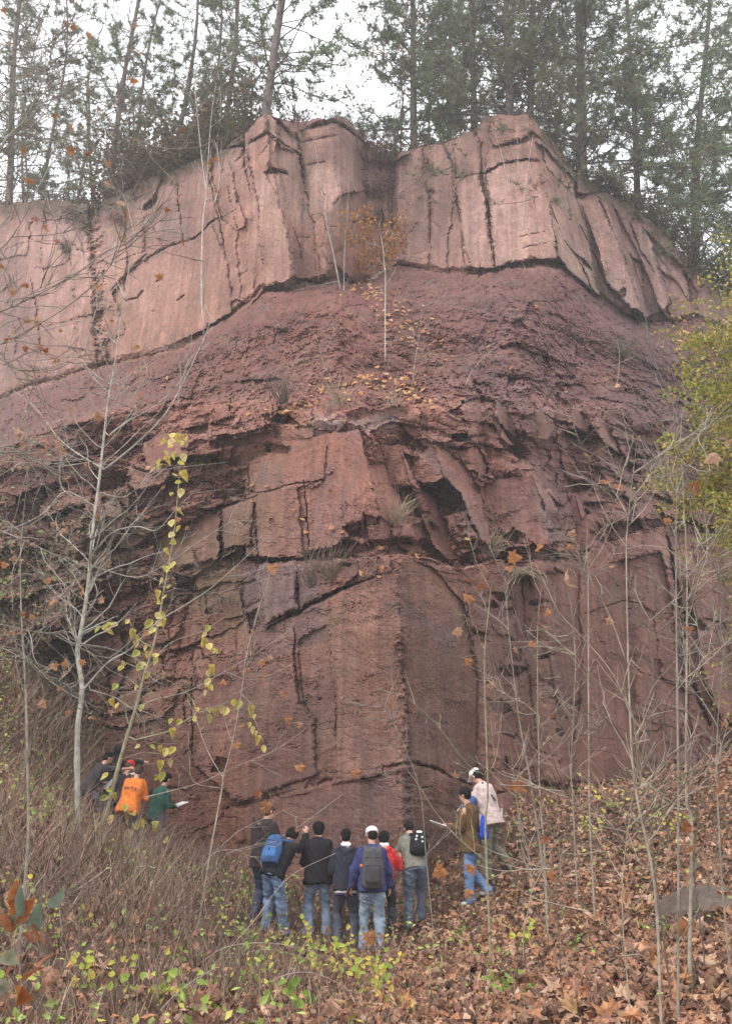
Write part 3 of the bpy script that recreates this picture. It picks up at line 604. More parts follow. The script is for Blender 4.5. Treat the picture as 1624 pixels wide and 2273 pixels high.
# plateau: continues back from the skyline
nb = 26; back = np.linspace(0, 1, nb)
edge = CP[0]; PLAT = []
for k, s in enumerate(back):
    dist = 45 * s ** 1.6; x = edge[:, 0] * (1 + dist / 60); y = edge[:, 1] + dist
    z = edge[:, 2] + 0.02 * dist + (0.10 * gbil(GN, x * 6, y * 6) * min(1, k / 3) - 0.05 * min(k, 1))
    PLAT.append(np.stack([x, y, z], -1))
PLAT = np.array(PLAT)
plate = link('wooded_terrace', mesh_data('wooded_terrace', PLAT.reshape(-1, 3), grid_faces(nb, NU), M_SOIL, True))
tag(plate, 'soil terrace with woodland on top of the cliff', kind='structure')
def rim(u_px):
    """point on the cliff's upper rim under picture column u"""
    i = int(np.clip((u_px + 80) / 891 * (NU - 1), 0, NU - 1)); return edge[i]
def cliff_pt(ud, vd):
    u, v = ud * K, vd * K; j = int(np.clip((u + 80) / 891 * (NU - 1), 0, NU - 1)); i = int(np.clip((v - vt[j]) / (968 - vt[j]) * (NV - 1), 0, NV - 1))
    return CP[i, j]
# ------------------------------------------------------------------ woodland on top
def tuft_template(n, ln, wd, seed, cone=1.0):
    r = np.random.default_rng(seed); V = []; Fc = []
    for i in range(n):
        d = r.normal(size=3); d[2] = abs(d[2]) * cone; d = norm(d); s = norm(np.cross(d, r.normal(size=3))) * wd / 2; l = ln * r.uniform(.7, 1.1)
        k = len(V); V += [-s, s, d * l]; Fc.append((k, k + 1, k + 2))
    return np.array(V), np.array(Fc)
def limb(rng, p0, d0, L, r0, nseg=5, wob=0.18, droop=0.0, r1=0.3):
    pts = [np.array(p0, float)]; d = norm(d0)
    for i in range(nseg):
        d = norm(d + rng.normal(size=3) * wob + np.array([0, 0, droop])); pts.append(pts[-1] + d * L / nseg)
    return np.array(pts), np.linspace(r0, r0 * r1, nseg + 1)
BK = np.array([.13, .10, .085])
def pine_data(seed, Ht, r0, zlow, dens, blen, ntuft, green, curve=.12):
    rng = np.random.default_rng(seed)
    tb = MB(); cb = MB()
    zs = np.linspace(0, Ht, 14); ph = rng.uniform(0, 6)
    axis = np.stack([curve * np.sin(zs * .35 + ph) * zs / Ht * 2, curve * np.cos(zs * .28 + ph) * zs / Ht * 2, zs], -1); axis -= axis[0]
    V, Fc = tube(axis, r0 * (1 - .75 * zs / Ht), 8); V += rng.normal(size=V.shape) * r0 * .05; tb.add(V, Fc, BK)
    pos = []
    z = zlow
    while z < Ht:
        f = (z - zlow) / (Ht - zlow)
        for k in range(rng.integers(2, 5)):
            th = rng.uniform(0, 6.28); L = blen * (1.05 - .75 * f) * rng.uniform(.5, 1.15)
            c = np.array([np.interp(z, zs, axis[:, 0]), np.interp(z, zs, axis[:, 1]), z])
            P, R = limb(rng, c, (math.cos(th), math.sin(th), rng.uniform(-.1, .45)), L, r0 * .2 * (1.1 - .6 * f), 6, .16, .01)
            V, Fc = tube(P, R, 4); tb.add(V, Fc, BK * .95)
            if rng.random() > dens: 
                for q in range(5):                      # dead twigs
                    j = rng.integers(1, 6); P2, R2 = limb(rng, P[j], norm(P[j] - P[j - 1]) + rng.normal(size=3) * .7, L * .3, .008, 3, .25)
                    V, Fc = tube(P2, R2, 3); tb.add(V, Fc, BK)
                continue
            for q in range(int(3 + L * 3.2)):
                s = rng.uniform(.25, 1); j = min(int(s * 6), 5); b = P[j] * (1 - (s * 6 - j)) + P[j + 1] * (s * 6 - j)
                P2, R2 = limb(rng, b, norm(P[j + 1] - P[j]) * .8 + rng.normal(size=3) * .6, L * rng.uniform(.15, .34), .014, 3, .2, .05)
                V, Fc = tube(P2, R2, 3); tb.add(V, Fc, BK)
                for t in np.linspace(.3, 1, 5): 
                    jj = min(int(t * 3), 2); pos.append(P2[jj] + (P2[jj + 1] - P2[jj]) * (t * 3 - jj) + rng.normal(size=3) * .035)
        z += rng.uniform(.22, .5) * 14 / Ht
    pos = np.array(pos); 
    if len(pos) > ntuft: pos = pos[rng.permutation(len(pos))[:ntuft]]
    T, TF = tuft_template(10, .22, .026, seed)
    n = len(pos); col = np.array(green) * rng.uniform(.65, 1.35, (n, 1)); dead = rng.random(n) < .06; col[dead] = np.array([.16, .10, .05])
    V, Fc, C = scatter(T, TF, pos, rot_mats(n, rng, (0, 0, 1), .5), rng.uniform(.7, 1.25, n), col); cb.add(V, Fc, C)
    return tb.data('trunk', M_BARK, True), cb.data('crown', M_LEAF, False)
def bare_data(seed, Ht, r0, depth, leafc=None, nleaf=0, lsize=.07, bark=BK, spread=.55):
    """broad-leaved tree: trunk, forking limbs, fine twigs, some leaves"""
    rng = np.random.default_rng(seed); tb = MB(); ends = []
    def grow(p, d, L, r, lev):
        ns = 5 if lev < 2 else 3
        P, R = limb(rng, p, d, L, r, ns, .10 + .05 * lev, .03, .55)
        V, Fc = tube(P, R, 7 if lev == 0 else 4 if lev < 3 else 3); tb.add(V, Fc, bark)
        if lev >= depth: ends.extend(P[1:]); return
        nb = rng.integers(4, 7) if lev == 0 else rng.integers(3, 5)
        for k in range(nb):
            s = rng.uniform(.35 if lev == 0 else .25, 1) ; s = 1 if k == 0 else s; j = min(int(s * ns), ns - 1); b = P[j] + (P[j + 1] - P[j]) * (s * ns - j)
            dd = norm(P[j + 1] - P[j]) + rng.normal(size=3) * spread * (1 if k else .4)
            grow(b, dd, L * rng.uniform(.45, .68), max(R[j] * .55, .006), lev + 1)
    grow(np.zeros(3), np.array([0, 0, 1.0]), Ht * .55, r0, 0)
    td = tb.data('trunk', M_BARK, True); cd_ = None
    if nleaf:
        e = np.array(ends); e = e[rng.integers(0, len(e), nleaf)] + rng.normal(size=(nleaf, 3)) * .12
        T = np.array([[-.5, 0, 0], [0, -.35, .05], [.55, 0, -.05], [0, .35, .05]]); TF = np.array([[0, 1, 2], [0, 2, 3]])
        col = np.array(leafc)[rng.integers(0, len(leafc), nleaf)] * rng.uniform(.7, 1.25, (nleaf, 1))
        cb = MB(); V, Fc, C = scatter(T, TF, e, rot_mats(nleaf, rng), lsize * rng.uniform(.7, 1.3, nleaf), col); cb.add(V, Fc, C); cd_ = cb.data('crown', M_LEAF)
    return td, cd_
G1 = (.16, .175, .095); G2 = (.17, .21, .11)
PINE_D = [pine_data(31, 15, .17, 1.0, .94, 3.8, 4600, G1), pine_data(32, 15, .15, 2.0, .9, 3.2, 4200, G2), pine_data(33, 16, .17, .2, .97, 4.6, 5600, G2)]
PINE_S = [pine_data(41, 16, .15, 2.5, .6, 2.8, 2100, G1, .2), pine_data(42, 16, .12, 2.5, .55, 2.4, 1500, G2, .25), pine_data(43, 15, .09, 3.0, .35, 1.8, 900, G1, .3)]
BARE = [bare_data(51, 11, .07, 4, [(.12, .10, .04), (.16, .07, .03)], 500), bare_data(52, 12, .06, 4, [(.13, .12, .05)], 350), bare_data(53, 12, .055, 4, [(.3, .13, .05), (.35, .17, .06), (.2, .09, .04)], 2600, .09)]
def make_tree(kind, data, ub, vb, ut, dist, sc, label, cat='tree', group=None, vt_=0, low=1.2, rz=None):
    e = rim(ub * K); Y = e[1] + dist
    B = PT(ub, vb, Y); T = PT(ut, vt_, Y); d = norm(T - B)
    ztop = e[2] + .02 * dist
    s = (ztop - low - B[2]) / d[2] if B[2] > ztop - low else 0
    B = B + d * s
    t = empty(kind, B)
    q = Vector((0, 0, 1)).rotation_difference(Vector(d)); rz = RNG.uniform(0, 6.28) if rz is None else rz
    t.rotation_mode = 'QUATERNION'; t.rotation_quaternion = q @ Matrix.Rotation(rz, 4, 'Z').to_quaternion(); t.scale = (sc, sc, sc)
    link('trunk', data[0], t)
    if data[1] is not None: link('crown', data[1], t)
    tag(t, label, cat, group); return t
GL = 'slender trees on the rim left of the summit'; GR = 'pines on the rim right of the gap'
for a in [
 ('pine_tree', PINE_S[0], 20, 440, 48, 1.5, 1.15, 'dark stout pine at the far left edge of the rim'),
 ('pine_tree', PINE_S[2], 98, 440, 128, 3, 1.0, 'thin leaning pine just right of the stout pine at the left edge'),
 ('slender_tree', (BARE[1][0], None), 168, 430, 201, 1.0, 1.1, 'pale straight slender trunk above the lowest dip of the rim'),
 ('pine_tree', PINE_S[1], 250, 420, 306, 2.0, 1.15, 'leaning pine rising behind the brushy hump left of the summit'),
 ('pine_tree', PINE_S[2], 312, 300, 372, 3.0, 1.0, 'thin pine leaning right between two thicker pines'),
 ('pine_tree', PINE_S[1], 398, 230, 427, 3.0, 1.0, 'upright pine behind the left shoulder of the cliff'),
 ('pine_tree', PINE_S[0], 500, 210, 532, 4.0, .95, 'reddish-barked pine behind the left summit shoulder'),
 ('pine_tree', PINE_S[1], 590, 250, 613, 1.0, 1.3, 'tall forked pine standing on the left summit beside the open sky'),
 ('pine_tree', PINE_S[2], 455, 320, 470, 6.0, 1.1, 'distant thin pine seen between shoulder pines'),
 ('pine_tree', PINE_S[2], 205, 440, 235, 7.0, 1.0, 'distant thin pine behind the pale slender trunk'),
 ('pine_tree', PINE_S[2], 60, 440, 85, 8.0, 1.1, 'distant dark pine behind the left rim dip'),
]: make_tree(*a, group=GL)
for a in [
 ('pine_tree', PINE_D[1], 919, 320, 907, 1.5, 1.0, 'pine just right of the open sky with shrubs at its foot'),
 ('pine_tree', PINE_S[1], 1054, 280, 1062, 1.5, 1.1, 'thin pine left of the right summit block'),
 ('pine_tree', PINE_D[0], 1132, 252, 1130, 1.5, 1.0, 'pine on top of the right summit block'),
 ('pine_tree', PINE_S[0], 1178, 255, 1193, 2.5, 1.0, 'second pine on the right summit block behind its edge'),
 ('pine_tree', PINE_D[0], 1290, 380, 1290, 1.2, 1.2, 'thick straight pine above the stepped right rim'),
 ('pine_tree', PINE_D[1], 1412, 470, 1400, 2.0, 1.0, 'slim pine on the falling right rim'),
 ('pine_tree', PINE_D[2], 1545, 600, 1560, 2.0, 1.05, 'full green pine at the right edge of the rim'),
 ('pine_tree', PINE_D[2], 1660, 640, 1650, 3.0, 1.1, 'dense pine reaching in from the right border'),
 ('pine_tree', PINE_S[1], 1230, 300, 1240, 7.0, 1.0, 'farther pine showing between summit pines and the thick pine'),
 ('pine_tree', PINE_S[0], 1000, 310, 985, 6.0, 1.0, 'farther pine between the sky gap and the right summit'),
]: make_tree(*a, group=GR)
make_tree('orange_tree', BARE[2], 1250, 300, 1240, 5.0, .9, 'tree with thin orange leaves between the summit pines and the thick pine')
make_tree('orange_tree', BARE[2], 1010, 320, 960, 8.0, 1.25, 'tree with orange autumn leaves behind the pines right of the sky gap')
make_tree('orange_tree', BARE[2], 880, 330, 850, 4.0, .85, 'small orange-leaved tree on the rim above the gully')
for i, (ub, d, s, lb) in enumerate([(60,2,.9,'twiggy leafless tree near the left edge of the rim'),(140,3,.8,'twiggy leafless tree beside the pale slender trunk'),(290,2,.9,'twiggy leafless tree in the brush left of the summit'),(350,4,.9,'twiggy leafless tree behind the brushy hump'),(430,2,.8,'twiggy leafless tree on the left shoulder'),(540,2.5,.8,'twiggy leafless tree just left of the summit pine'),
   (880,1.5,.75,'twiggy small tree at the gully head'),(960,2,.8,'twiggy tree between two right-hand rim pines'),(1340,2,.7,'twiggy tree on the stepped right rim'),(-40,3,1,'twiggy leafless tree just past the left border'),(20,6,1.1,'farther leafless tree behind the stout left pine'),(230,6,1.1,'farther leafless tree behind the leaning pine')]):
    make_tree('leafless_tree', BARE[i % 2], ub, 440 if ub < 260 else 300, ub + 20, d, s, lb, group='leafless trees among the rim pines')
# shrubs along the rim
def shrub_data(seed, cols, nleaf, ls=.07, hgt=1.3, stems=12, flat=1.0):
    rng = np.random.default_rng(seed); tb = MB(); ends = []
    for i in range(stems):
        P, R = limb(rng, rng.normal(size=3) * (.12, .12, 0), (rng.normal() * .6, rng.normal() * .6, 1 * flat), hgt * rng.uniform(.5, 1.1), .014, 5, .22)
        V, Fc = tube(P, R, 3); tb.add(V, Fc, (.14, .10, .075))
        for k in range(6):
            j = rng.integers(1, 6); P2, R2 = limb(rng, P[j], norm(P[j] - P[j - 1]) + rng.normal(size=3) * .8, hgt * .35, .007, 3, .3)
            V, Fc = tube(P2, R2, 3); tb.add(V, Fc, (.14, .10, .075)); ends.extend(P2)
    e = np.array(ends); e = e[rng.integers(0, len(e), nleaf)] + rng.normal(size=(nleaf, 3)) * .09
    T = np.array([[-.5, 0, 0], [0, -.35, .05], [.55, 0, -.05], [0, .35, .05]]); TF = np.array([[0, 1, 2], [0, 2, 3]])
    col = np.array(cols)[rng.integers(0, len(cols), nleaf)] * rng.uniform(.6, 1.3, (nleaf, 1)); cb = MB()
    V, Fc, C = scatter(T, TF, e, rot_mats(nleaf, rng), ls * rng.uniform(.6, 1.3, nleaf), col); cb.add(V, Fc, C)
    return tb.data('stem', M_BARK, True), cb.data('foliage', M_LEAF)
SH = {'brown': shrub_data(61, [(.13, .075, .05), (.09, .075, .035), (.15, .10, .05)], 1100),
      'green': shrub_data(62, [(.09, .11, .035), (.12, .14, .04), (.07, .08, .03)], 1200),
      'red': shrub_data(63, [(.13, .035, .03), (.10, .045, .035), (.17, .06, .04)], 800, .09),
      'mixed': shrub_data(64, [(.10, .10, .045), (.13, .08, .04), (.09, .06, .04)], 1300),
      'orange': shrub_data(65, [(.42, .17, .035), (.5, .24, .05), (.3, .13, .04)], 900, .11, 1.6, 9)}
def put_shrub(kind, P, s, label, group=None, cat='shrub'):
    t = empty('shrub', P); t.scale = (s, s, s); t.rotation_euler = (RNG.normal() * .12, RNG.normal() * .12, RNG.uniform(0, 6.28))
    link('stem', SH[kind][0], t); link('foliage', SH[kind][1], t); tag(t, label, cat, group); return t
where = {'brown': 'russet brown', 'green': 'yellow-green', 'red': 'dark red', 'mixed': 'olive and brown'}
RS = [(-20,'mixed',1.0),(30,'brown',.8),(75,'mixed',.7),(120,'brown',.7),(150,'green',.6),(200,'mixed',.8),(235,'brown',.9),(262,'mixed',1.2),(285,'red',1.3),(300,'brown',1.4),(322,'mixed',1.3),(340,'brown',1.2),(358,'red',1.2),(375,'mixed',1.2),(392,'brown',1.3),(410,'mixed',1.2),(430,'green',1.1),(447,'brown',1.2),(465,'mixed',1.1),(485,'brown',1.1),(505,'mixed',1.0),(525,'green',.9),(545,'brown',.8),
      (648,'red',.45),(668,'red',.6),(690,'brown',.35),(735,'green',.3),(755,'green',.5),(772,'green',.6),(800,'brown',.6),(820,'red',.8),(838,'brown',.9),(860,'mixed',.8),(885,'brown',.8),(940,'mixed',.6),(975,'brown',.5),(1000,'red',.5),(1040,'brown',.5),
      (1215,'mixed',.6),(1240,'brown',.7),(1262,'red',.7),(1285,'brown',.9),(1310,'mixed',1),(1335,'brown',1),(1360,'green',.9),(1385,'mixed',1),(1410,'brown',1),(1435,'mixed',1),(1460,'green',1),(1485,'brown',1),(1510,'mixed',1),(1535,'brown',1.1),(1560,'mixed',1.2),(1590,'green',1.2),(1620,'mixed',1.3)]
cnt_k = {}
for i, (u, k, s) in enumerate(RS):
    e = rim(u * K); p = e + np.array([0, .25 + .5 * RNG.random(), -.12])
    side = 'left rim' if u < 560 else 'summit edge by the open sky' if u < 800 else 'gully head' if u < 900 else 'right rim'
    cnt_k[(k, side)] = cnt_k.get((k, side), -1) + 1
    put_shrub(k, p, s, f'{ORD[cnt_k[(k, side)]]} {where[k]} shrub from the left along the {side}', f'{where[k]} shrubs on the {side}')
for i, u in enumerate([255, 290, 325, 360, 395, 430, 465, 500, 535]):
    e = rim(u * K); put_shrub(['mixed', 'brown'][i % 2], e + np.array([0, 1.4 + .5 * (i % 2), .4]), 2.3, f'{ORD[i]} tall brushy shrub from the left in the thicket behind the left shoulder', 'thicket behind the left shoulder')
# shrubs on ledges of the cliff
put_shrub('orange', cliff_pt(845, 612) + np.array([-.35, -.5, -.1]), 1.05, 'small orange-leaved shrub on the ledge below the gully')
for u, v, k, s, lb in [(830,440,'red',.9,'dark red creeper hanging in the upper gully'),(850,370,'red',.9,'dark red creeper at the top of the gully'),(845,500,'brown',.8,'brown brush half way down the gully'),(1392,790,'green',.45,'sparse green seedling on the right shale slope'),
    (960,385,'green',.25,'tiny yellow-green plant on the upper right face'),(200,520,'mixed',.7,'brush in the recess of the upper left face'),(170,490,'brown',.7,'brown brush clinging below the left rim'),(330,460,'brown',.7,'russet brush beside the slanting left rim edge'),(270,500,'red',.6,'dark red brush hanging from the left rim'),(150,560,'mixed',.5,'olive brush in the upper left joint')]:
    put_shrub(k, cliff_pt(u, v) + np.array([0, -.12, -.1]), s, lb)
# ------------------------------------------------------------------ saplings, vines, leaves
def ground_hit(ud, vd, y0=3.0):
    x, z = raydir(ud * K, vd * K); Y = np.linspace(y0, 30, 700)
    g = ground_z(x * Y, Y); h = CAM[2] + z * Y; i = np.argmax(h < g)
    return np.array([x * Y[i], Y[i], g[i]]) if (h < g).any() else None
def sycamore_leaf():
    o = [(0,-.42),(.16,-.30),(.44,-.38),(.34,-.12),(.56,.10),(.28,.12),(.22,.28),(0,.58),(-.22,.28),(-.28,.12),(-.56,.10),(-.34,-.12),(-.44,-.38),(-.16,-.30)]
    V = [(0, 0, .07)] + [(x, y, -.10 * (x * x + y * y) * 2 + .05 * math.sin(7 * x + 3 * y)) for x, y in o]
    return np.array(V), np.array([(0, i, i % len(o) + 1) for i in range(1, len(o) + 1)])
def ovate_leaf():
    o = [(0,0),(.26,.12),(.36,.34),(.27,.62),(0,1.0),(-.27,.62),(-.36,.34),(-.26,.12)]
    V = [(0, .4, -.06)] + [(x, y, abs(x) * .35) for x, y in o]
    return np.array(V) * (1, -1, 1), np.array([(0, i, i % len(o) + 1) for i in range(1, len(o) + 1)])
SYC, SYCF = sycamore_leaf(); OVA, OVAF = ovate_leaf()
def leaf_meshes(name, T, TF, cols, mat, sz, curl=.0, seed=0):
    r = np.random.default_rng(seed); out = []
    for i, c in enumerate(cols):
        V = T.copy(); V[:, 2] += curl * r.normal() * V[:, 0] ** 2 * 2 + curl * r.normal() * V[:, 1] ** 2 + r.normal(size=len(V)) * .04
        b = 1 + r.normal(size=(len(V), 1)) * .08; b[0] *= .85
        out.append(mesh_data(name, V * sz, TF, mat, False, np.array(c) * b))
    return out
DEADC = [(.33,.165,.10),(.38,.20,.12),(.27,.13,.08),(.42,.24,.15),(.21,.10,.07),(.34,.21,.14),(.46,.29,.19),(.30,.14,.075),(.17,.09,.06),(.40,.18,.09)]
L_SYC = leaf_meshes('leaf', SYC, SYCF, DEADC, M_LITTER, .17, .5, 1)
L_ORG = leaf_meshes('leaf', SYC, SYCF, [(.36,.15,.055),(.42,.20,.09),(.30,.11,.045),(.40,.21,.12),(.44,.26,.17)], M_LEAF, .16, .4, 2)
L_YEL = leaf_meshes('leaf', OVA, OVAF, [(.60,.46,.09),(.66,.55,.16),(.50,.42,.08),(.62,.50,.2),(.42,.40,.09)], M_LEAF, .14, .3, 3)
L_GRN = leaf_meshes('leaf', OVA, OVAF, [(.22,.32,.06),(.32,.40,.10),(.5,.46,.10)], M_LEAF, .10, .3, 4)
def rand_rot(r=None):
    r = r or RNG; q = r.normal(size=4); return Matrix([[*row, 0] for row in rot_mats(1, r)[0]] + [[0, 0, 0, 1]]).to_quaternion()
def hang_leaf(me, P, parent, s=1.0, up=None, name='leaf'):
    o = link(name, me, parent); o.rotation_mode = 'QUATERNION'
    if up is None: o.rotation_quaternion = rand_rot()
    else:
        R = rot_mats(1, RNG, up, .35)[0]; o.rotation_quaternion = Matrix(R.tolist()).to_quaternion()
    base = np.array(parent.location) if parent is not None and parent.type == 'EMPTY' else np.zeros(3)
    o.location = tuple(np.asarray(P) - base); o.scale = (s, s, s); return o
PALE = (.40, .37, .31); TAN = (.30, .25, .19); GREYB = (.24, .21, .17); DARKB = (.12, .09, .07); OLIVE = (.27, .24, .15)
def path3(pts, Y, dy=0.0, k=5, wob=.0, rng=None):
    n = len(pts); Ys = Y + np.linspace(0, dy, n)
    P = smooth_path([PT(u, v, y) for (u, v), y in zip(pts, Ys)], k)
    if wob: P = P + (rng or RNG).normal(size=P.shape) * wob
    return P
def sapling(name, label, stem, Y, w0, w1, bark=TAN, branches=(), twigs=0, twl=.8, cat='sapling', group=None, leaves=0, leafset=None, lsz=1.0, seed=1, ground=True, blen=None, bw=.45, root=None):
    """stem and branches traced as curves at their own distance; w in photo units (pixels of 1624)"""
    rng = np.random.default_rng(seed); stem = sorted(stem, key=lambda p: -p[1])
    if Y is None: Y = float(ground_hit(*stem[0])[1])
    P = path3(stem, Y)
    if ground and root is None:
        b = P[0]; g = GP(b[0], b[1])
        if b[2] > g[2] + .02: P = np.vstack([g - [0, 0, .1], P])
        else: P = np.vstack([b - [0, 0, .3], P])
    if root is not None: P = np.vstack([root, P])
    px = K / F * Y * .86
    t = empty(name, P[0]); o = P[0]
    n = len(P); R = np.linspace(w0, w1 * .45, n) * px / 2 * (1 + .05 * rng.normal(size=n))
    mb = MB(); V, Fc = tube(P, R, 8); mb.add(V, Fc, np.array(bark)); mb.build('trunk', M_BARK, t, True, o)
    lines = [(P, R)]
    for (bp, a, b_) in branches:
        Q = path3(bp, Y, rng.uniform(-.8, .8) * min(1, Y / 12), 5)
        al = np.vstack([l[0] for l in lines]); dd = np.linalg.norm(al - Q[0], axis=1); kk = dd.argmin()
        if .01 < dd[kk] < .8: Q = np.vstack([al[kk], Q])
        r = np.linspace(a, b_, len(Q)) * px / 2
        mb = MB(); V, Fc = tube(Q, r, 5); mb.add(V, Fc, np.array(bark) * rng.uniform(.9, 1.15)); mb.build('branch', M_BARK, t, True, o); lines.append((Q, r))
    if twigs:
        tb = MB(); ends = []
        nb = len(lines)
        for i in range(twigs):
            li = 0 if (nb == 1 or rng.random() < .35) else rng.integers(1, nb)
            Q, r = lines[li]; j = rng.integers(max(1, int(len(Q) * (.3 if li == 0 else .1))), len(Q) - 1)
            d = norm(Q[j] - Q[j - 1]) ; side = rng.normal(size=3); side[1] *= .6; side = norm(side - d * (side @ d)); L = twl * rng.uniform(.3, 1.1) * (1.2 if li == 0 else .7)
            S, sr = limb(rng, Q[j], d * .8 + side * .75, L, max(min(r[j] * .5, .007 + .0006 * Y), .0045), 7, .13, .03, .35)
            V, Fc = tube(S, sr, 4); tb.add(V, Fc, np.array(bark) * rng.uniform(.8, 1.1)); ends.append(S)
            for q in range(rng.integers(1, 4)):
                jj = rng.integers(2, 6); S2, sr2 = limb(rng, S[jj], norm(S[jj] - S[jj - 1]) + rng.normal(size=3) * .55, L * .4, .0045, 4, .15, .03, .5)
                V, Fc = tube(S2, sr2, 3); tb.add(V, Fc, np.array(bark) * .9); ends.append(S2)
        x = tb.build('twig', M_BARK, t, True, o); x['kind'] = 'stuff'
        for i in range(leaves):
            S = ends[rng.integers(0, len(ends))]; hang_leaf(leafset[rng.integers(0, len(leafset))], S[-1] + [0, 0, -.03], t, lsz * rng.uniform(.6, 1.2))
    tag(t, label, cat, group); return t
def C5(p): return [(x * .5, y * .5 + 1251.8) for x, y in p]
def C6(p): return [(x * .5 + 812, y * .5 + 1251.8) for x, y in p]
def C8(p): return [(x * .5 + 812, y * .5 + 1752.4) for x, y in p]
def C7(p): return [(x * .5, y * .5 + 1752.4) for x, y in p]
def C4(p): return [(x * .5 + 812, y * .5 + 667.6) for x, y in p]
def C3(p): return [(x * .5, y * .5 + 667.6) for x, y in p]
def C1(p): return [(x * .5, y * .5) for x, y in p]
def C2(p): return [(x * .5 + 812, y * .5) for x, y in p]
# pale sycamore at the left
YT = None
T = sapling('sycamore_tree', 'tall pale-barked young sycamore with crooked bare branches on the left', [(170,1868),(172,1800),(172,1627),(182,1532),(172,1452),(180,1402),(192,1327),(200,1252),(207,1167),(220,1067),(240,892),(255,807),(272,682),(290,580),(305,525)], YT, 16, 4, (.31, .285, .24), [
 (C5([(370,560),(480,440),(580,380),(700,260),(830,180),(960,90),(1180,-110)]), 6, 1.5), (C3([(425,1110),(500,1030),(610,1005),(695,1020),(780,930),(900,810)]), 5, 1.5), (C3([(465,750),(600,640),(720,520),(800,390),(900,180),(945,60)]), 6, 2),
 (C3([(480,600),(580,530),(700,460),(800,360),(850,250),(1010,140)]), 5, 1.5), (C3([(460,750),(330,670),(250,600),(160,480),(60,400)]), 5, 1.5), (C3([(415,910),(290,850),(265,770),(290,620),(380,560)]), 4, 1.2), (C3([(415,910),(290,850),(200,940),(110,990),(-20,1040)]), 4, 2),
 (C3([(480,410),(390,310),(380,200),(430,30),(450,-60)]), 5, 1.5), (C3([(525,200),(440,130),(330,90),(190,130),(100,170)]), 3.5, 1.2), (C1([(560,1340),(505,1200),(500,1050)]), 4, 1.2), (C3([(480,600),(600,500),(590,430),(650,330),(640,260)]), 3.5, 1), (C5([(345,600),(220,520),(100,400),(20,380)]), 3.5, 1.2),
 (C5([(345,440),(290,300),(250,230),(260,120)]), 3, 1), (C5([(380,240),(430,140),(410,60),(400,20)]), 4, 1.5), (C3([(430,850),(560,870),(700,760),(1000,720)]), 3, 1), (C3([(410,1180),(600,1230),(720,1180),(900,1060),(1040,970)]), 3, 1), (C5([(400,560),(520,600),(580,640),(700,600),(850,560),(1100,420)]), 3, 1),
 (C1([(600,1060),(560,900),(520,840),(430,800)]), 3, 1), (C1([(610,1050),(620,940),(560,860)]), 3, 1)], 140, 1.5, leaves=52, leafset=L_ORG, lsz=.85, seed=3, cat='tree')
# branches of a tree beyond the left border that reach into the picture
LT = sapling('leaning_tree', 'bare tree at the left border with long branches across the upper left', [(-210,2100),(-190,1500),(-150,1000),(-90,600),(0,335),(60,260),(110,135),(128,60)], 7.5, 15, 4, GREYB, [
 (C1([(-180,1440),(0,1385),(300,1240),(450,1130),(600,1050),(700,900),(770,780)]), 6, 2), (C1([(-180,1600),(0,1530),(270,1380),(450,1230),(530,1100),(550,1000),(540,900)]), 5, 1.5), (C1([(-160,760),(0,720),(240,660),(380,610),(480,595),(600,620),(690,650),(800,662),(840,630)]), 5, 1.5),
 (C1([(-170,1200),(0,1110),(110,960),(160,830)]), 5, 2), (C1([(-150,260),(0,235),(140,205),(260,200)]), 4, 1.2), (C1([(-150,880),(0,860),(100,855),(200,850),(380,820)]), 4, 1.2), (C3([(-170,60),(0,0),(60,30),(150,-40),(330,-120)]), 5, 1.5), (C3([(-180,250),(0,230),(180,320),(330,400),(460,410)]), 3.5, 1),
 (C3([(-160,700),(0,650),(110,690),(130,740)]), 3, 1), (C1([(-150,420),(0,405),(120,400),(260,350)]), 3.5, 1), (C5([(-160,250),(0,270),(200,310),(330,300)]), 3, 1), (C3([(0,1020),(180,1100),(330,1180),(360,1240)]), 3, 1)], 210, 1.35, leaves=60, leafset=L_ORG, lsz=.5, seed=8, cat='tree')
# yellow-leaved tree
VT = sapling('yellow_leaved_tree', 'slim leaning tree with heart-shaped yellow leaves up its top shoot', [(226,1870),(240,1792),(270,1677),(300,1577),(320,1502),(345,1417),(370,1277),(385,1192),(397,1067),(400,957)], None, 13, 2.5, OLIVE, [
 (C5([(600,785),(700,760),(760,740),(870,670),(1000,620),(1060,570),(1290,450)]), 5, 1), (C5([(600,790),(640,770),(700,800),(780,800)]), 2, 1), (C5([(690,380),(620,340),(590,290),(570,240)]), 3, 1), (C5([(640,590),(580,640),(520,560)]), 2, 1), (C5([(870,660),(850,600),(780,540),(700,500),(560,440)]), 2, 1), (C5([(1060,570),(1110,620),(1130,690),(1170,800)]), 2, 1),
 (C5([(690,420),(760,350),(900,300),(1010,230)]), 2.5, 1), (C5([(930,560),(930,470),(960,390),(900,310)]), 1.8, 1), (C5([(540,870),(640,840),(740,850),(780,830)]), 2.5, 1)], 14, .5, seed=5, cat='tree')
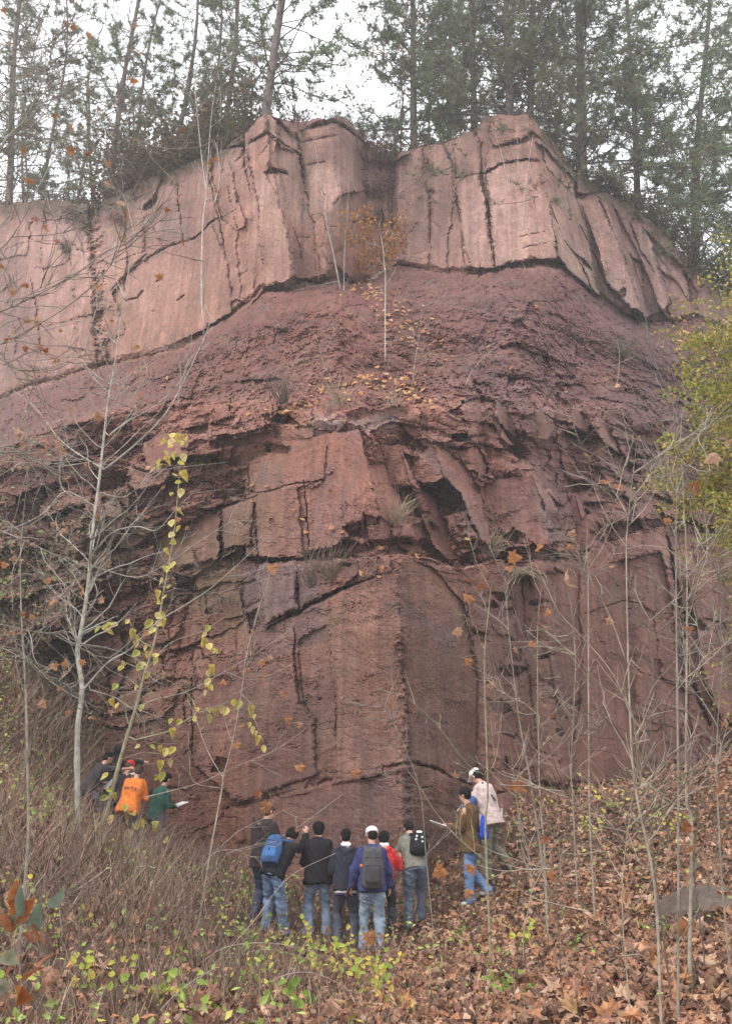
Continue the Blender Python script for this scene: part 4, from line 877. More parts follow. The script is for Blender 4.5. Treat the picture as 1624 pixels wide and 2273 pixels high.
yl = C3([(795,600),(765,600),(815,605),(770,625),(800,635),(740,635),(765,660),(775,680),(810,690),(725,680),(745,700),(790,725),(705,715),(690,750),(715,740),(810,765),(770,780),(775,820),(805,845),(765,865),(800,930),(760,985),(800,1010),(770,1040),(780,1080),(735,1110),(770,1170),(735,1190),(720,1240),(750,1280),(710,1300),(735,1320),(700,1345),(710,1400),(680,1430),(720,1420),(690,1465)]) + \
     C5([(705,225),(690,270),(600,330),(590,300),(570,260),(605,350),(645,375),(620,400),(650,400),(690,410),(700,430),(615,450),(630,460),(560,460),(545,465),(660,490),(605,550),(520,545),(490,610),(525,630),(630,640),(625,650),(765,700),(765,740),(860,690),(870,650),(920,650),(925,680),(960,655),(1010,650),(1035,615),(985,640),(1070,620),(1110,640),(1130,680),(1105,715),(1120,735),(1135,755),(1145,775),(1168,820),(800,700),
     (620,815),(665,820),(705,820),(740,830),(775,825),(755,875),(730,935),(720,885),(480,940),(700,950),(915,315),(925,285),(905,340),(925,365),(945,385),(960,395),(930,480),(950,460),(930,520),(925,550),(910,575),(450,290),(465,285),(485,278),(500,275),(515,272),(475,1010),(430,1120),(490,1130),(560,1090),(590,1080),(575,1140),(620,1150),(600,1110)]) + \
     C7([(430,120),(490,130),(560,80),(580,120),(600,155),(590,190),(565,190),(690,155),(685,170),(735,230),(490,228),(655,235),(650,255),(855,355),(385,535),(495,535),(470,545),(480,45),(510,25),(570,95),(620,150)])
vloc = np.array(VT.location)
for i, (u, v) in enumerate(yl):
    P = PT(u, v - 6, vloc[1] - .1 + RNG.uniform(-.25, .25)); o = hang_leaf(L_YEL[i % 5], P, VT, RNG.uniform(.8, 1.45) * (1.25 if i < 37 else 1.1))
    R = rot_mats(1, RNG, (RNG.normal() * .4, -1, .3), .25)[0]; X = norm(np.cross((0, 0, 1), R[:, 2])); Z = R[:, 2]; Y_ = np.cross(Z, X)
    o.rotation_quaternion = Matrix(np.stack([X, Y_, Z], -1).tolist()).to_quaternion() @ Matrix.Rotation(RNG.normal() * .5, 4, 'Z').to_quaternion()
# light wavy sapling before the lower wall
sapling('sapling', 'thin pale sapling with wavy side shoots before the lower left wall', C7([(870,640),(890,550),(930,300),(985,0)]) + C5([(990,950),(1030,800),(1075,550),(1090,420),(1150,200),(1200,50)]), None, 6, 1.5, TAN, [
 (C5([(640,1040),(760,1010),(900,970),(1050,900),(1200,840),(1310,770),(1390,700)]), 2.5, 1), (C5([(990,950),(940,870),(900,780),(870,690),(830,600)]), 2.5, 1), (C5([(985,1000),(860,970),(840,860),(835,740)]), 2, 1), (C5([(1010,850),(980,760),(900,660)]), 2, 1), (C7([(930,300),(1010,230),(1090,170),(1300,80)]), 2, 1),
 (C7([(890,500),(1000,300),(1100,270),(1230,230)]), 2.5, 1), (C7([(880,600),(740,480),(640,330),(440,340)]), 2, 1), (C5([(1090,480),(1180,500),(1290,450)]), 2, 1)], 26, .8, leaves=10, leafset=L_ORG, lsz=.55, seed=11)
sapling('sapling', 'thin straight sapling at the left border before the brushy slope', C5([(125,1250),(125,1100),(115,600),(105,400),(90,0)]) + C3([(95,1400),(100,1000),(120,800)]), 9.0, 8, 2, GREYB, [(C5([(110,420),(170,480),(260,520),(340,580)]), 2, 1)], 22, .8, leaves=16, leafset=L_ORG, lsz=.5, seed=12)
# right hand saplings
RG = 'bare saplings on the right slope'
sapling('sapling', 'tall forked pale sapling with long crossing side shoots before the right wall', C8([(1320,1100),(1310,1041),(1280,430),(1195,0)]) + C6([(1170,640),(1155,0)]) + C4([(1165,950),(1200,640)]), 6.9, 9, 2, TAN, [
 (C6([(1160,450),(1080,230),(1000,80),(985,0),(980,-90)]), 4, 1.5), (C6([(1165,570),(1215,430),(1245,330),(1270,200)]), 3, 1), (C6([(1165,620),(1050,550),(970,460),(900,370)]), 3.5, 1), (C4([(1165,960),(1120,880),(1080,820),(1060,800)]), 3, 1), (C4([(1165,1000),(1240,920),(1290,830),(1310,790)]), 3, 1),
 (C4([(1160,1100),(1090,1000),(1030,880),(995,760),(990,690)]), 3.5, 1), (C8([(1270,370),(1120,260),(980,170),(900,40),(800,-80)]), 3, 1), (C6([(1260,780),(1180,680),(1100,500),(1000,370),(860,220),(800,100),(750,0)]), 3, 1), (C8([(1260,770),(1050,600),(900,450),(700,200)]), 2.5, 1)], 34, .8, leaves=5, leafset=L_ORG, lsz=.7, seed=21, group=RG)
sapling('sapling', 'straight unforked sapling in front of the boulder', C8([(1390,1100),(1385,1041),(1385,0)]) + C6([(1375,0)]) + C4([(1380,800),(1395,560)]), 7.3, 8, 2, GREYB, [(C4([(1385,1240),(1440,1150),(1500,1040)]), 2.5, 1), (C4([(1380,900),(1330,820),(1300,780)]), 2, 1), (C6([(1390,420),(1480,330),(1600,200)]), 2, 1)], 30, .8, leaves=4, leafset=L_ORG, lsz=.7, seed=22, group=RG)
sapling('sapling', 'pale sapling leaning against the yellow-green bush', C8([(1435,760),(1420,0)]) + C6([(1445,1168),(1425,200)]) + C4([(1420,1100),(1400,700)]), 8.5, 10, 2.5, TAN, [(C6([(1425,560),(1500,420),(1624,340)]), 3, 1), (C4([(1420,1340),(1500,1180),(1520,1060)]), 3, 1), (C6([(1430,250),(1480,60),(1530,-60),(1624,-160)]), 2.5, 1)], 34, .8, leaves=4, leafset=L_ORG, lsz=.7, seed=23, group=RG)
sapling('sapling', 'dark thin sapling standing between the forked and the straight saplings', C8([(1355,1100),(1350,900),(1275,300),(1275,0)]) + C6([(1265,700),(1280,350),(1300,200)]), 7.8, 6, 1.5, DARKB, [], 26, .7, seed=24, group=RG)
sapling('sapling', 'upright greenish sapling before the pair in brown and beige', C8([(550,680),(540,0)]) + C6([(530,1168),(525,450),(545,200),(555,100)]), 12.5, 7, 1.8, OLIVE, [
 (C6([(525,450),(470,380),(430,300),(410,260)]), 2.5, 1), (C6([(525,940),(440,880),(300,700),(160,580)]), 2.5, 1), (C6([(540,940),(580,850),(605,650)]), 2.2, 1), (C8([(540,330),(400,210),(300,90),(230,-20),(100,-200)]), 3, 1), (C8([(560,330),(620,230),(660,120)]), 2, 1)], 20, .8, leaves=3, leafset=L_ORG, lsz=.8, seed=25, group=RG)
sapling('sapling', 'sapling with an orange leaf at its tip right of the beige-shirted person', C8([(800,480),(790,250),(770,0)]) + C6([(760,330),(780,100)]), 13.0, 6, 1.6, TAN, [(C6([(770,680),(700,620),(620,580),(580,500)]), 2, 1), (C6([(765,470),(820,560),(830,600)]), 1.6, 1)], 22, .9, leaves=4, leafset=L_ORG, lsz=.9, seed=26, group=RG)
sapling('sapling', 'slanting thin sapling crossing low over the right leaf slope', C8([(795,420),(735,0)]) + C6([(680,700),(650,450),(625,200),(635,20)]), 13.4, 6, 1.6, GREYB, [(C6([(620,280),(560,230),(480,180)]), 2, 1), (C6([(690,760),(770,720),(880,680)]), 1.8, 1), (C6([(680,800),(620,700),(560,620)]), 1.8, 1)], 20, .9, leaves=5, leafset=L_ORG, lsz=.9, seed=27, group=RG)
sapling('sapling', 'straight pale sapling before the middle of the right wall', C8([(1005,380),(990,0)]) + C6([(975,0)]) + C4([(985,1200),(985,980)]), 13.0, 5.5, 1.6, TAN, [(C4([(985,1230),(950,1160),(945,1050)]), 2, 1), (C4([(990,1240),(1040,1180),(1110,1090)]), 2, 1), (C6([(980,500),(900,400),(830,320),(780,290)]), 2, 1)], 26, .9, leaves=5, leafset=L_ORG, lsz=.9, seed=28, group=RG)
sapling('sapling', 'short thin sapling rising from leaves beside the cliff foot on the right', C8([(930,320),(915,0)]) + C6([(910,900),(930,400),(905,330)]), 14.5, 4, 1.4, TAN, [(C6([(920,800),(1000,730),(1090,600)]), 1.8, 1)], 18, .9, leaves=2, leafset=L_ORG, lsz=.9, seed=29, group=RG)
for i, (b, w_, y, lb) in enumerate([([(1600,1940),(1590,1700),(1600,1500),(1620,1350)],5,8,'dark-stemmed sapling at the right border'),([(1400,2273),(1380,2000),(1400,1800),(1440,1600)],4,7,'crooked thin sapling left of the forked sapling'),([(1240,2080),(1225,1900),(1260,1700),(1330,1550)],3,10,'crooked twig-thin sapling in the right leaf bed'),([(960,2060),(945,1900),(930,1750),(880,1620),(840,1560)],3,14,'twig-thin sapling before the dark side of the corner'),([(1160,2080),(1180,1950),(1150,1800),(1130,1650)],3,12,'thin sapling with dead twigs right of the greenish sapling'),([(1560,2100),(1540,1900),(1580,1650),(1600,1400),(1624,1300)],4,8.5,'arching sapling behind the boulder')]):
    sapling('sapling', lb, b, y, w_, 1.2, [GREYB, TAN, DARKB][i % 3], [], 16, .7, leaves=2, leafset=L_ORG, lsz=.7, seed=40 + i, group=RG)
# small trees rooted on the cliff
def cliff_sap(label, stem, w0, w1, br, tw, seed, bark=TAN, leaves=0, twl=.8):
    r = cliff_pt(*stem[0]); Y = r[1] - .25
    return sapling('small_tree', label, stem, Y, w0, w1, bark, br, tw, twl, seed=seed, leaves=leaves, leafset=L_ORG, lsz=.9, root=r + [0, .15, -.1], cat='tree')
cliff_sap('white-stemmed forked tree growing from the foot of the upper left face', C1([(905,1480),(895,1300),(900,1000),(915,850),(940,500),(985,230)]), 6, 2, [(C1([(915,850),(895,700),(870,450),(860,330)]), 3.5, 1.5), (C1([(930,880),(955,890),(975,780),(965,640),(980,480),(970,330)]), 4, 1.5), (C1([(895,1180),(830,1080),(820,1000)]), 2, 1)], 22, 61, PALE, twl=1.1)
cliff_sap('small leafless tree on the ledge under the central buttress', C1([(1510,1290),(1480,1130),(1450,1000),(1420,800),(1390,620),(1330,560)]), 6, 1.5, [(C1([(1480,1130),(1440,950),(1330,1000)]), 2.5, 1), (C1([(1525,1330),(1530,1100),(1545,900),(1550,700)]), 3, 1), (C1([(1500,1250),(1400,1270),(1310,1290)]), 2.5, 1), (C1([(1460,960),(1510,880),(1500,780)]), 2, 1)], 26, 62, GREYB, twl=1.1)
cliff_sap('leafless shrub with upright forks before the pale right buttress', C2([(700,1180),(660,1100),(640,900),(610,720),(575,600)]), 4, 1.5, [(C2([(690,1160),(690,950),(650,760)]), 3, 1), (C2([(690,1150),(700,900),(740,600)]), 3, 1), (C2([(680,1000),(670,560)]), 2.5, 1), (C2([(720,1240),(720,1150),(680,1060)]), 3, 1), (C2([(690,1100),(780,980),(830,920)]), 2, 1), (C2([(650,1130),(600,1060),(560,1040)]), 2, 1)], 34, 63, PALE, twl=1.2)
cliff_sap('straight thin white tree on the middle of the shale slope', C2([(85,1600),(85,1400),(85,1200),(70,1170),(30,1130)]), 4, 1.5, [(C2([(82,1200),(75,1100),(60,1020)]), 2, 1)], 12, 64, PALE)
cliff_sap('small bare sapling leaning on the lower shale slope right of centre', C4([(205,375),(220,250),(240,130),(250,20)]), 3, 1.2, [(C4([(220,260),(290,262)]), 2, 1), (C4([(235,170),(190,110)]), 1.6, 1)], 12, 65, GREYB, twl=.6)
cliff_sap('bare slanting seedling on the shale slope', C4([(440,378),(480,300),(560,220),(640,150)]), 3, 1.2, [(C4([(470,310),(480,220)]), 1.6, 1)], 8, 66, GREYB, twl=.5)
cliff_sap('pale forked seedling left of centre on the shale slope', C3([(1475,350),(1430,260),(1480,140),(1460,20)]), 3, 1.2, [(C3([(1430,260),(1410,180),(1340,80),(1330,40)]), 2, 1), (C3([(1440,280),(1410,200)]), 2, 1)], 10, 67, GREYB, twl=.5)
cliff_sap('thin hanging seedling on the left shale slope', C3([(790,470),(800,350),(795,260),(760,160)]), 3, 1.2, [(C3([(795,300),(850,200),(840,100)]), 2, 1), (C3([(800,390),(900,395),(1070,345)]), 1.8, 1)], 8, 68, GREYB, twl=.5)
cliff_sap('green seedling with thin stem on the right shale slope', C4([(1115,370),(1125,250),(1115,170)]), 2.5, 1, [(C4([(1120,280),(1190,250)]), 1.5, 1)], 10, 69, OLIVE, twl=.5)
# tufts of dry grass and hanging dead stalks on the ledges
def tuft(label, u, v, n, L, seed, col=(.42, .33, .22), droop=-.12, up=1.0):
    rng = np.random.default_rng(seed); mb = MB(); r = cliff_pt(u, v)
    for i in range(n):
        P, R = limb(rng, rng.normal(size=3) * (.1, .02, .02), (rng.normal() * .45, -.4, up), L * rng.uniform(.5, 1.1), .009, 5, .12, droop, .3)
        V, Fc = tube(P, R, 3); mb.add(V, Fc, np.array(col) * rng.uniform(.6, 1.2))
    t = link('grass_tuft', mb.data('grass_tuft', M_LITTER, False), None); t.location = tuple(r + np.array([0, -.08, 0])); tag(t, label, 'grass tuft', 'dry tufts on the cliff ledges')
for i, a in enumerate([('dry straw tuft on the ledge above the middle block', 752, 905, 40, .75, 71), ('dry straw tuft beside the notch of the middle block', 880, 1165, 50, .75, 72), ('brown dead stalks hanging below the middle ledge', 735, 1290, 45, .9, 73, (.22,.16,.11), -.05, .9), ('dead stalks standing on the lower left ledge', 685, 1300, 22, 1.0, 74, (.2,.15,.1), -.02, 1.2),
   ('tangle of straw and stalks on the ledge right of the corner', 1085, 1240, 70, .7, 75, (.36,.28,.2)), ('straw hanging over the ledge further right of the corner', 1160, 1275, 50, .6, 76, (.38,.3,.2), -.3, .3), ('dry stems on the shale crest right of the straw', 880, 905, 16, .6, 77), ('green tuft on the left middle beds', 445, 1038, 22, .3, 78, (.12,.16,.05)), ('thin dry tuft hanging below the left middle beds', 490, 1330, 18, .5, 79, (.22,.17,.12), -.3, .2), ('grey brush on the lower shale at centre left', 630, 900, 50, .9, 80, (.16,.12,.1), -.02), ('thin grass on the ledge at the left middle', 440, 1070, 16, .5, 81, (.25,.2,.14), -.2, .4)]): tuft(*a)
# fallen leaves lying on the shale chute and ledges
def fallen_on_cliff():
    rng = np.random.default_rng(90); pts = []
    for path, w_, n in [([(800,640),(850,680),(880,740),(960,760),(1000,800)],14,90), ([(760,650),(850,650),(930,720)],14,50), ([(700,870),(780,850),(850,855),(930,870)],10,60), ([(640,905),(760,890),(900,880),(960,900)],8,40), ([(560,920),(640,910),(700,900)],6,18), ([(440,1030),(500,1020)],4,8), ([(860,1225),(960,1235),(1060,1200)],5,20), ([(1100,1230),(1180,1240)],6,20), ([(1480,715),(1530,740),(1500,800)],14,40),([(560,850),(900,800),(1300,860)],60,40),([(200,900),(500,1000),(800,1300)],60,40)]:
        p = smooth_path(np.array(path, float), 6)
        for i in range(n):
            q = p[rng.integers(0, len(p))] + rng.normal(size=2) * w_; pts.append(cliff_pt(*q) + [0, -.05, .03])
    n = len(pts); mb = MB(); c = np.array([(.42,.19,.07),(.36,.15,.06),(.46,.27,.12)])[rng.integers(0, 3, n)]
    V, Fc, C = scatter(SYC, SYCF, np.array(pts), rot_mats(n, rng, (0, -.7, 1), .5), rng.uniform(.06, .17, n), c); mb.add(V, Fc, C)
    o = mb.build('leaf_litter', M_LITTER, None); tag(o, 'orange fallen leaves caught on the ledges and shale chute', 'fallen leaves', kind='stuff')
fallen_on_cliff()
# ---- litter, brush and ground cover on the slope
def visible_ground(n, rng, lo, hi, pw=1.0):
    """ground points spread evenly over what the camera sees"""
    out = []
    while len(out) < n:
        m = 4000; Y = 4.5 + 23 * rng.random(m) ** pw; x = rng.uniform(lo, hi, m) * Y * 1.12
        g = ground_z(x, Y); ex, ez = raydir(0, 0)
        out.extend(np.stack([x, Y, g], -1))
    return np.array(out[:n])
gn = lambda X, Y, s=6, o=0: gbil(GN, X * s + o, Y * s + o)
rg = np.random.default_rng(101)
def litter():
    P = visible_ground(74000, rg, -.5, .62, 1.0); X, Y = P[:, 0], P[:, 1]
    rt = sm((X + .4 + (Y < 12) * .6) / 1.0, -1.0, 1.2)                      # dense on the right, sparse among the brush
    dens = .10 + 1.0 * rt; dens = np.where((X < -3) & (Y > 14), .45, dens)
    P = P[rg.random(len(P)) < dens]; n = len(P)
    P[:, 2] += rg.exponential(.035, n) + .01
    up = np.stack([-.25 * np.sign(P[:, 0]), np.full(n, -.2), np.ones(n)], -1)
    c = np.array(DEADC)[rg.integers(0, len(DEADC), n)] * rg.uniform(.6, 1.25, (n, 1)); wet = rg.random(n) < .2; c[wet] *= .45
    sz = rg.uniform(.06, .155, n); mb = MB()
    R_ = rot_mats(n, rg, up, .6); kind = rg.integers(0, 6, n)
    for q in range(6):                                   # differently folded and curled leaves
        T = SYC.copy() * (1, rg.uniform(.75, 1.1), 1); T[:, 2] = T[:, 2] * 2 + rg.uniform(-.2, 1.1) * T[:, 0] ** 2 + rg.uniform(-.9, .9) * T[:, 1] * np.abs(T[:, 1]) + rg.normal(size=len(T)) * .08; T[:, 0] *= rg.uniform(.55, 1.0)
        k = kind == q; V, Fc, C = scatter(T, SYCF, P[k], R_[k], sz[k], c[k]); mb.add(V, Fc, C)
    tag(mb.build('leaf_litter', M_LITTER, None), 'deep brown sycamore leaf litter covering the slope', 'leaf litter', kind='stuff')
litter()
# the largest leaves lie one by one in front
lm = leaf_meshes('fallen_leaf', SYC * (1, 1, 1.8), SYCF, DEADC + [(.48,.29,.15),(.42,.2,.09)], M_LITTER, .165, .9, 9); cnt_ = 0
while cnt_ < 290:
    ud = RNG.uniform(0, 1624) if RNG.random() < .3 else RNG.uniform(700, 1624); vd = RNG.uniform(1980, 2300) if cnt_ < 200 else RNG.uniform(1800, 2100)
    h = ground_hit(ud, vd)
    if h is None or h[1] > 15: continue
    o = hang_leaf(lm[RNG.integers(0, len(lm))], h + [0, 0, .06 + RNG.random() * .05], ground, RNG.uniform(.6, 1.15), (RNG.normal() * .4, -.35, 1), 'fallen_leaf'); cnt_ += 1
def brush():
    """thin reddish-brown stems, dead bramble canes and grass of the undergrowth"""
    n = 32000; P = visible_ground(n * 3, rg, -.5, .45, .8); X, Y = P[:, 0], P[:, 1]
    left = sm(-X, -.6, .8) ; dens = .03 + .9 * left; dens = np.where((X > -2.6) & (X < .5) & (Y > 12.0), .55, dens); dens = np.where((X > .5) & (Y > 12.0), dens * .5, dens); dens = dens * np.clip(.8 + .5 * gn(X, Y, 9, 5), .15, 1.6)
    P = P[(rg.random(len(P)) < dens * .55)]; n = len(P)
    L = rg.uniform(.15, .62, n) * np.where(np.abs(P[:, 0] + .3) < 2.4, .8, 1.0) * np.where(P[:, 1] < 9, .7, 1) * np.where((P[:, 0] < -2.2) & (P[:, 1] > 11), 1.75, 1); th = rg.uniform(0, 6.28, n); ln = rg.uniform(.1, .9, n)
    d = np.stack([np.cos(th) * ln, np.sin(th) * ln, np.ones(n)], -1); d /= np.linalg.norm(d, axis=1)[:, None]
    bend = np.stack([np.cos(th + .4), np.sin(th + .4), -.3 * np.ones(n)], -1) * rg.uniform(0, .5, (n, 1))
    side = np.stack([np.ones(n), np.zeros(n), np.zeros(n)], -1); w_ = rg.uniform(.0022, .0055, n)[:, None] * (1 + P[:, 1:2] / 14)
    Vs = []
    for s in (0, .33, .66, 1.0):
        c = P + d * (L * s)[:, None] + bend * (L * s * s)[:, None]; Vs += [c - side * w_ * (1.1 - s), c + side * w_ * (1.1 - s)]
    V = np.stack(Vs, 1).reshape(-1, 3); b = (np.arange(n) * 8)[:, None]
    Fc = np.concatenate([b + np.array([[0, 1, 3]]) + 2 * k for k in range(3)] + [b + np.array([[0, 3, 2]]) + 2 * k for k in range(3)])
    cs = np.array([(.17,.09,.065),(.20,.12,.085),(.11,.065,.05),(.27,.19,.14),(.13,.11,.055),(.2,.095,.07)]); col = np.repeat(cs[rg.integers(0, len(cs), n)] * rg.uniform(.7, 1.3, (n, 1)), 8, 0)
    mb = MB(); mb.add(V, Fc, col)
    # small leaves on it: olive, brown and fresh green vine leaves
    m = 44000; Q = visible_ground(m * 2, rg, -.42, .42, .9); X, Y = Q[:, 0], Q[:, 1]; lf = sm(-X, -1.5, 1.0)
    dn = (.10 + .75 * lf) * np.clip(.5 + .8 * gn(X, Y, 7, 50), .05, 1.5); dn = np.where((Y > 16) & (X < -3), dn * 1.6, dn); Q = Q[rg.random(len(Q)) < dn * .7]; m = len(Q); Q[:, 2] += rg.random(m) ** 1.5 * .42
    T = np.array([[-.5, 0, 0], [0, -.34, .06], [.55, 0, -.05], [0, .34, .06]]); TF = np.array([[0, 1, 2], [0, 2, 3]])
    cs = np.array([(.20,.10,.06),(.27,.14,.08),(.16,.18,.05),(.17,.24,.05),(.24,.32,.07),(.14,.08,.05),(.36,.34,.08)]); k = rg.integers(0, 7, m); col = cs[k] * rg.uniform(.7, 1.3, (m, 1))
    V, Fc, C = scatter(T, TF, Q, rot_mats(m, rg, (0, -.5, 1), .8), rg.uniform(.035, .09, m), col); mb.add(V, Fc, C)
    tag(mb.build('undergrowth', M_LITTER, None), 'tangled reddish-brown undergrowth with small green leaves on the left slope', 'undergrowth', kind='stuff')
brush()
# low leafy seedlings and brambles one can point to
def seedling(u, v, label, n, L, cols, lsz, group=None, canes=4, name='bramble', lift=0, arch=-.1):
    h = ground_hit(u, v)
    if h is None: return
    rng = np.random.default_rng(int(u * 7 + v)); t = empty(name, h); mb = MB(); lb = MB(); pos = []
    for i in range(canes):
        P, R = limb(rng, (0, 0, -.03), (rng.normal() * .7, rng.normal() * .4, 1), L * rng.uniform(.6, 1.2), .006, 7, .16, arch, .4)
        V, Fc = tube(P, R, 4); mb.add(V, Fc, (.3, .24, .17)); pos.extend(P[2:])
    pos = np.array(pos); p = pos[rng.integers(0, len(pos), n)] + rng.normal(size=(n, 3)) * .035
    c = np.array(cols)[rng.integers(0, len(cols), n)] * rng.uniform(.8, 1.2, (n, 1))
    V, Fc, C = scatter(OVA, OVAF, p, rot_mats(n, rng, (0, -.9, .8), .45), lsz * rng.uniform(.6, 1.2, n), c); lb.add(V, Fc, C)
    mb.build('stem', M_BARK, t, True); lb.build('foliage', M_LEAF, t); tag(t, label, 'bramble', group)
YG = [(.42,.46,.08),(.30,.40,.07),(.55,.50,.10),(.6,.46,.09)]; GG = [(.16,.26,.04),(.22,.34,.06),(.30,.40,.08)]
for a in [(700,2130,'yellow-green bramble before the jeans of the hatted person',46,.8,YG,.085),(745,2180,'bramble with lime leaves below the group',40,.7,YG,.085),(790,2170,'bright yellow-green bramble at the feet of the person with the grey pack',46,.75,YG,.09),(830,2230,'yellow bramble at the lower centre edge',44,.6,YG,.09),(650,2150,'lime bramble below the person with the blue pack',26,.5,YG,.07),
          (560,2080,'small green bramble left of the blue pack',30,.6,GG,.06),(415,2250,'fresh green plant in the lower left brush',18,.3,GG,.075),(370,2235,'yellow-leaved shoot in the lower left brush',22,.5,YG,.07),(520,2210,'green shoot at the lower centre left',26,.45,GG,.07),(640,2260,'fresh green shoot on the bottom edge left of centre',26,.3,GG,.09),
          (1170,2110,'green vine leaves on the leaf bed right of centre',20,.35,YG,.1),(1030,2085,'fresh green vine patch below the person with jeans and sneakers',24,.25,GG,.06),(1110,2200,'green vine patch in the lower right leaves',40,.3,GG,.06),(1140,2230,'dense green vine patch by the bottom edge',46,.3,GG,.055),(1320,1860,'yellow-green shoot on the upper leaf slope',30,.5,YG,.08),(1480,1850,'yellow-green shoot among the right saplings',30,.5,YG,.08),
          (900,2260,'yellow-green leaves at the bottom centre',34,.3,YG,.08),(1290,2110,'little green vine in the right leaves',18,.2,GG,.06),(1490,2090,'narrow green sprouts before the boulder',24,.4,GG,.05),(1370,1800,'lime shoot by the foot of the right wall',26,.6,YG,.08),(1180,1800,'green bramble by the cliff foot right of the beige shirt',30,.8,YG,.06),(300,1960,'green vine on the bank below the orange hoodie',60,.5,GG,.06),(230,1900,'green vine bank at the foot of the pale sycamore',60,.5,GG,.06),(420,1860,'green vine beside the person in the green jacket',60,.7,GG,.055),(640,1800,'thin green seedling against the lower wall',20,1.3,GG,.05)]:
    seedling(*a, group=None)
for i, u in enumerate(sorted(RNG.uniform(10, 700, 26))):
    seedling(u, RNG.uniform(1900, 2250), f'low bramble shoot in the left undergrowth, {ORD[i]} from the left border', 22, RNG.uniform(.3, .6), [YG, GG, [(.40, .2, .09), (.3, .14, .07)], YG][i % 4], RNG.uniform(.045, .075), 'low bramble shoots in the left undergrowth')
# single orange leaves still hanging on the saplings
SAPS = [o for o in bpy.data.objects if o.type == 'EMPTY' and o.get('category') in ('sapling', 'tree') and o.name.split('.')[0] in ('sapling', 'sycamore_tree', 'yellow_leaved_tree', 'leaning_tree')]
for (u, v, sz) in [(605,1262,36),(580,1472,22),(598,1462,18),(495,1517,20),(355,615,26),(216,640,20),(270,525,24),(127,537,18),(44,962,34),(47,990,22),(1140,1238,40),(1130,1262,26),(1195,1216,28),(1040,1330,36),(1215,1360,24),(1345,1070,32),(1415,972,22),(1040,1470,24),(1180,1430,20),(790,1718,26),(665,1705,28),(572,1765,24),(590,1792,34),(627,1542,24),(535,1612,20),(525,1655,26),(548,1490,18),(1300,1010,18),(1353,1380,26),(1265,1215,20),(665,1610,18),(640,1600,22),(85,770,18),(100,1000,20),(190,1030,16),(118,1165,18),(28,1205,16),(10,1255,24),(70,1370,16),(320,1135,16),(245,965,14),(975,1935,40),(1045,1930,32),(1040,1985,26),(1225,1945,30),(1522,1840,34),(1515,2060,44),(820,2082,34)]:
    r_ = np.array(raydir(u * K, v * K)); best_ = min(SAPS, key=lambda o: abs((o.location[0] / o.location[1]) - r_[0]) + .02 * abs(o.location[1] - 10))
    Y_ = best_.location[1] - .05 if v < 1900 else min(best_.location[1], 9.0); S_ = sz * K / F * Y_ / .16 * .9
    if Y_ > 0: hang_leaf(L_ORG[int(u) % 5], PT(u, v, Y_), best_, S_, (RNG.normal() * .5, -1, .4))
# arching pale canes in the lower brush
for i, (p, y) in enumerate([([(330,2273),(400,2200),(470,2155),(485,2150)],7),([(430,2150),(500,2105),(590,2095),(680,2110),(740,2140)],8),([(500,2130),(600,2110),(720,2150),(800,2230)],7.5),([(570,2105),(620,2160),(700,2235)],7.2),([(100,2022),(180,1970),(230,1935),(240,1920)],9),([(520,2240),(600,2180),(680,2160),(760,2190),(790,2230)],6.8),([(20,2120),(60,2000),(100,1940)],7),([(560,2250),(640,2170),(655,2150)],7.4),([(470,2150),(560,2050),(640,1950),(745,1895)],10),([(420,2010),(470,1900),(540,1885),(640,1850),(760,1765)],11)]):
    mb = MB(); h_ = ground_hit(*p[0]); P = path3(p, h_[1] if h_ is not None else y, .4, 6)
    V, Fc = tube(P, np.linspace(.0055, .003, len(P)), 5); mb.add(V, Fc, (.34, .28, .24)); o = mb.build('bramble_cane', M_BARK, None, True, P[0]); o.location = tuple(P[0])
    tag(o, f'bare pale cane arching over the lower brush, {ORD[i]} in a count from the lower left', 'bramble cane', 'arching canes in the lower brush')
# bare weeds of the left slope
for i, u in enumerate(sorted(RNG.uniform(20, 640, 34))):
    v = RNG.uniform(1850, 2260); h = ground_hit(u, v)
    if h is None: continue
    rng = np.random.default_rng(300 + i); mb = MB(); Hh = rng.uniform(.5, 1.3) * (.6 if u > 480 else 1)
    P, R = limb(rng, (0, 0, -.05), (rng.normal() * .15, 0, 1), Hh, .008, 8, .08, .02, .4); V, Fc = tube(P, R, 4); mb.add(V, Fc, (.15, .11, .08))
    for k in range(12):
        j = rng.integers(2, 8); S, r_ = limb(rng, P[j], norm(P[j] - P[j - 1]) + rng.normal(size=3) * .6, Hh * .45, .004, 5, .15, .02, .5); V, Fc = tube(S, r_, 3); mb.add(V, Fc, (.17, .12, .09))
    o = mb.build('weed', M_BARK, None, True); o.location = tuple(h); tag(o, f'leafless branching weed standing in the left brush, {ORD[i]} from the left border', 'weed', 'leafless weeds in the left brush')
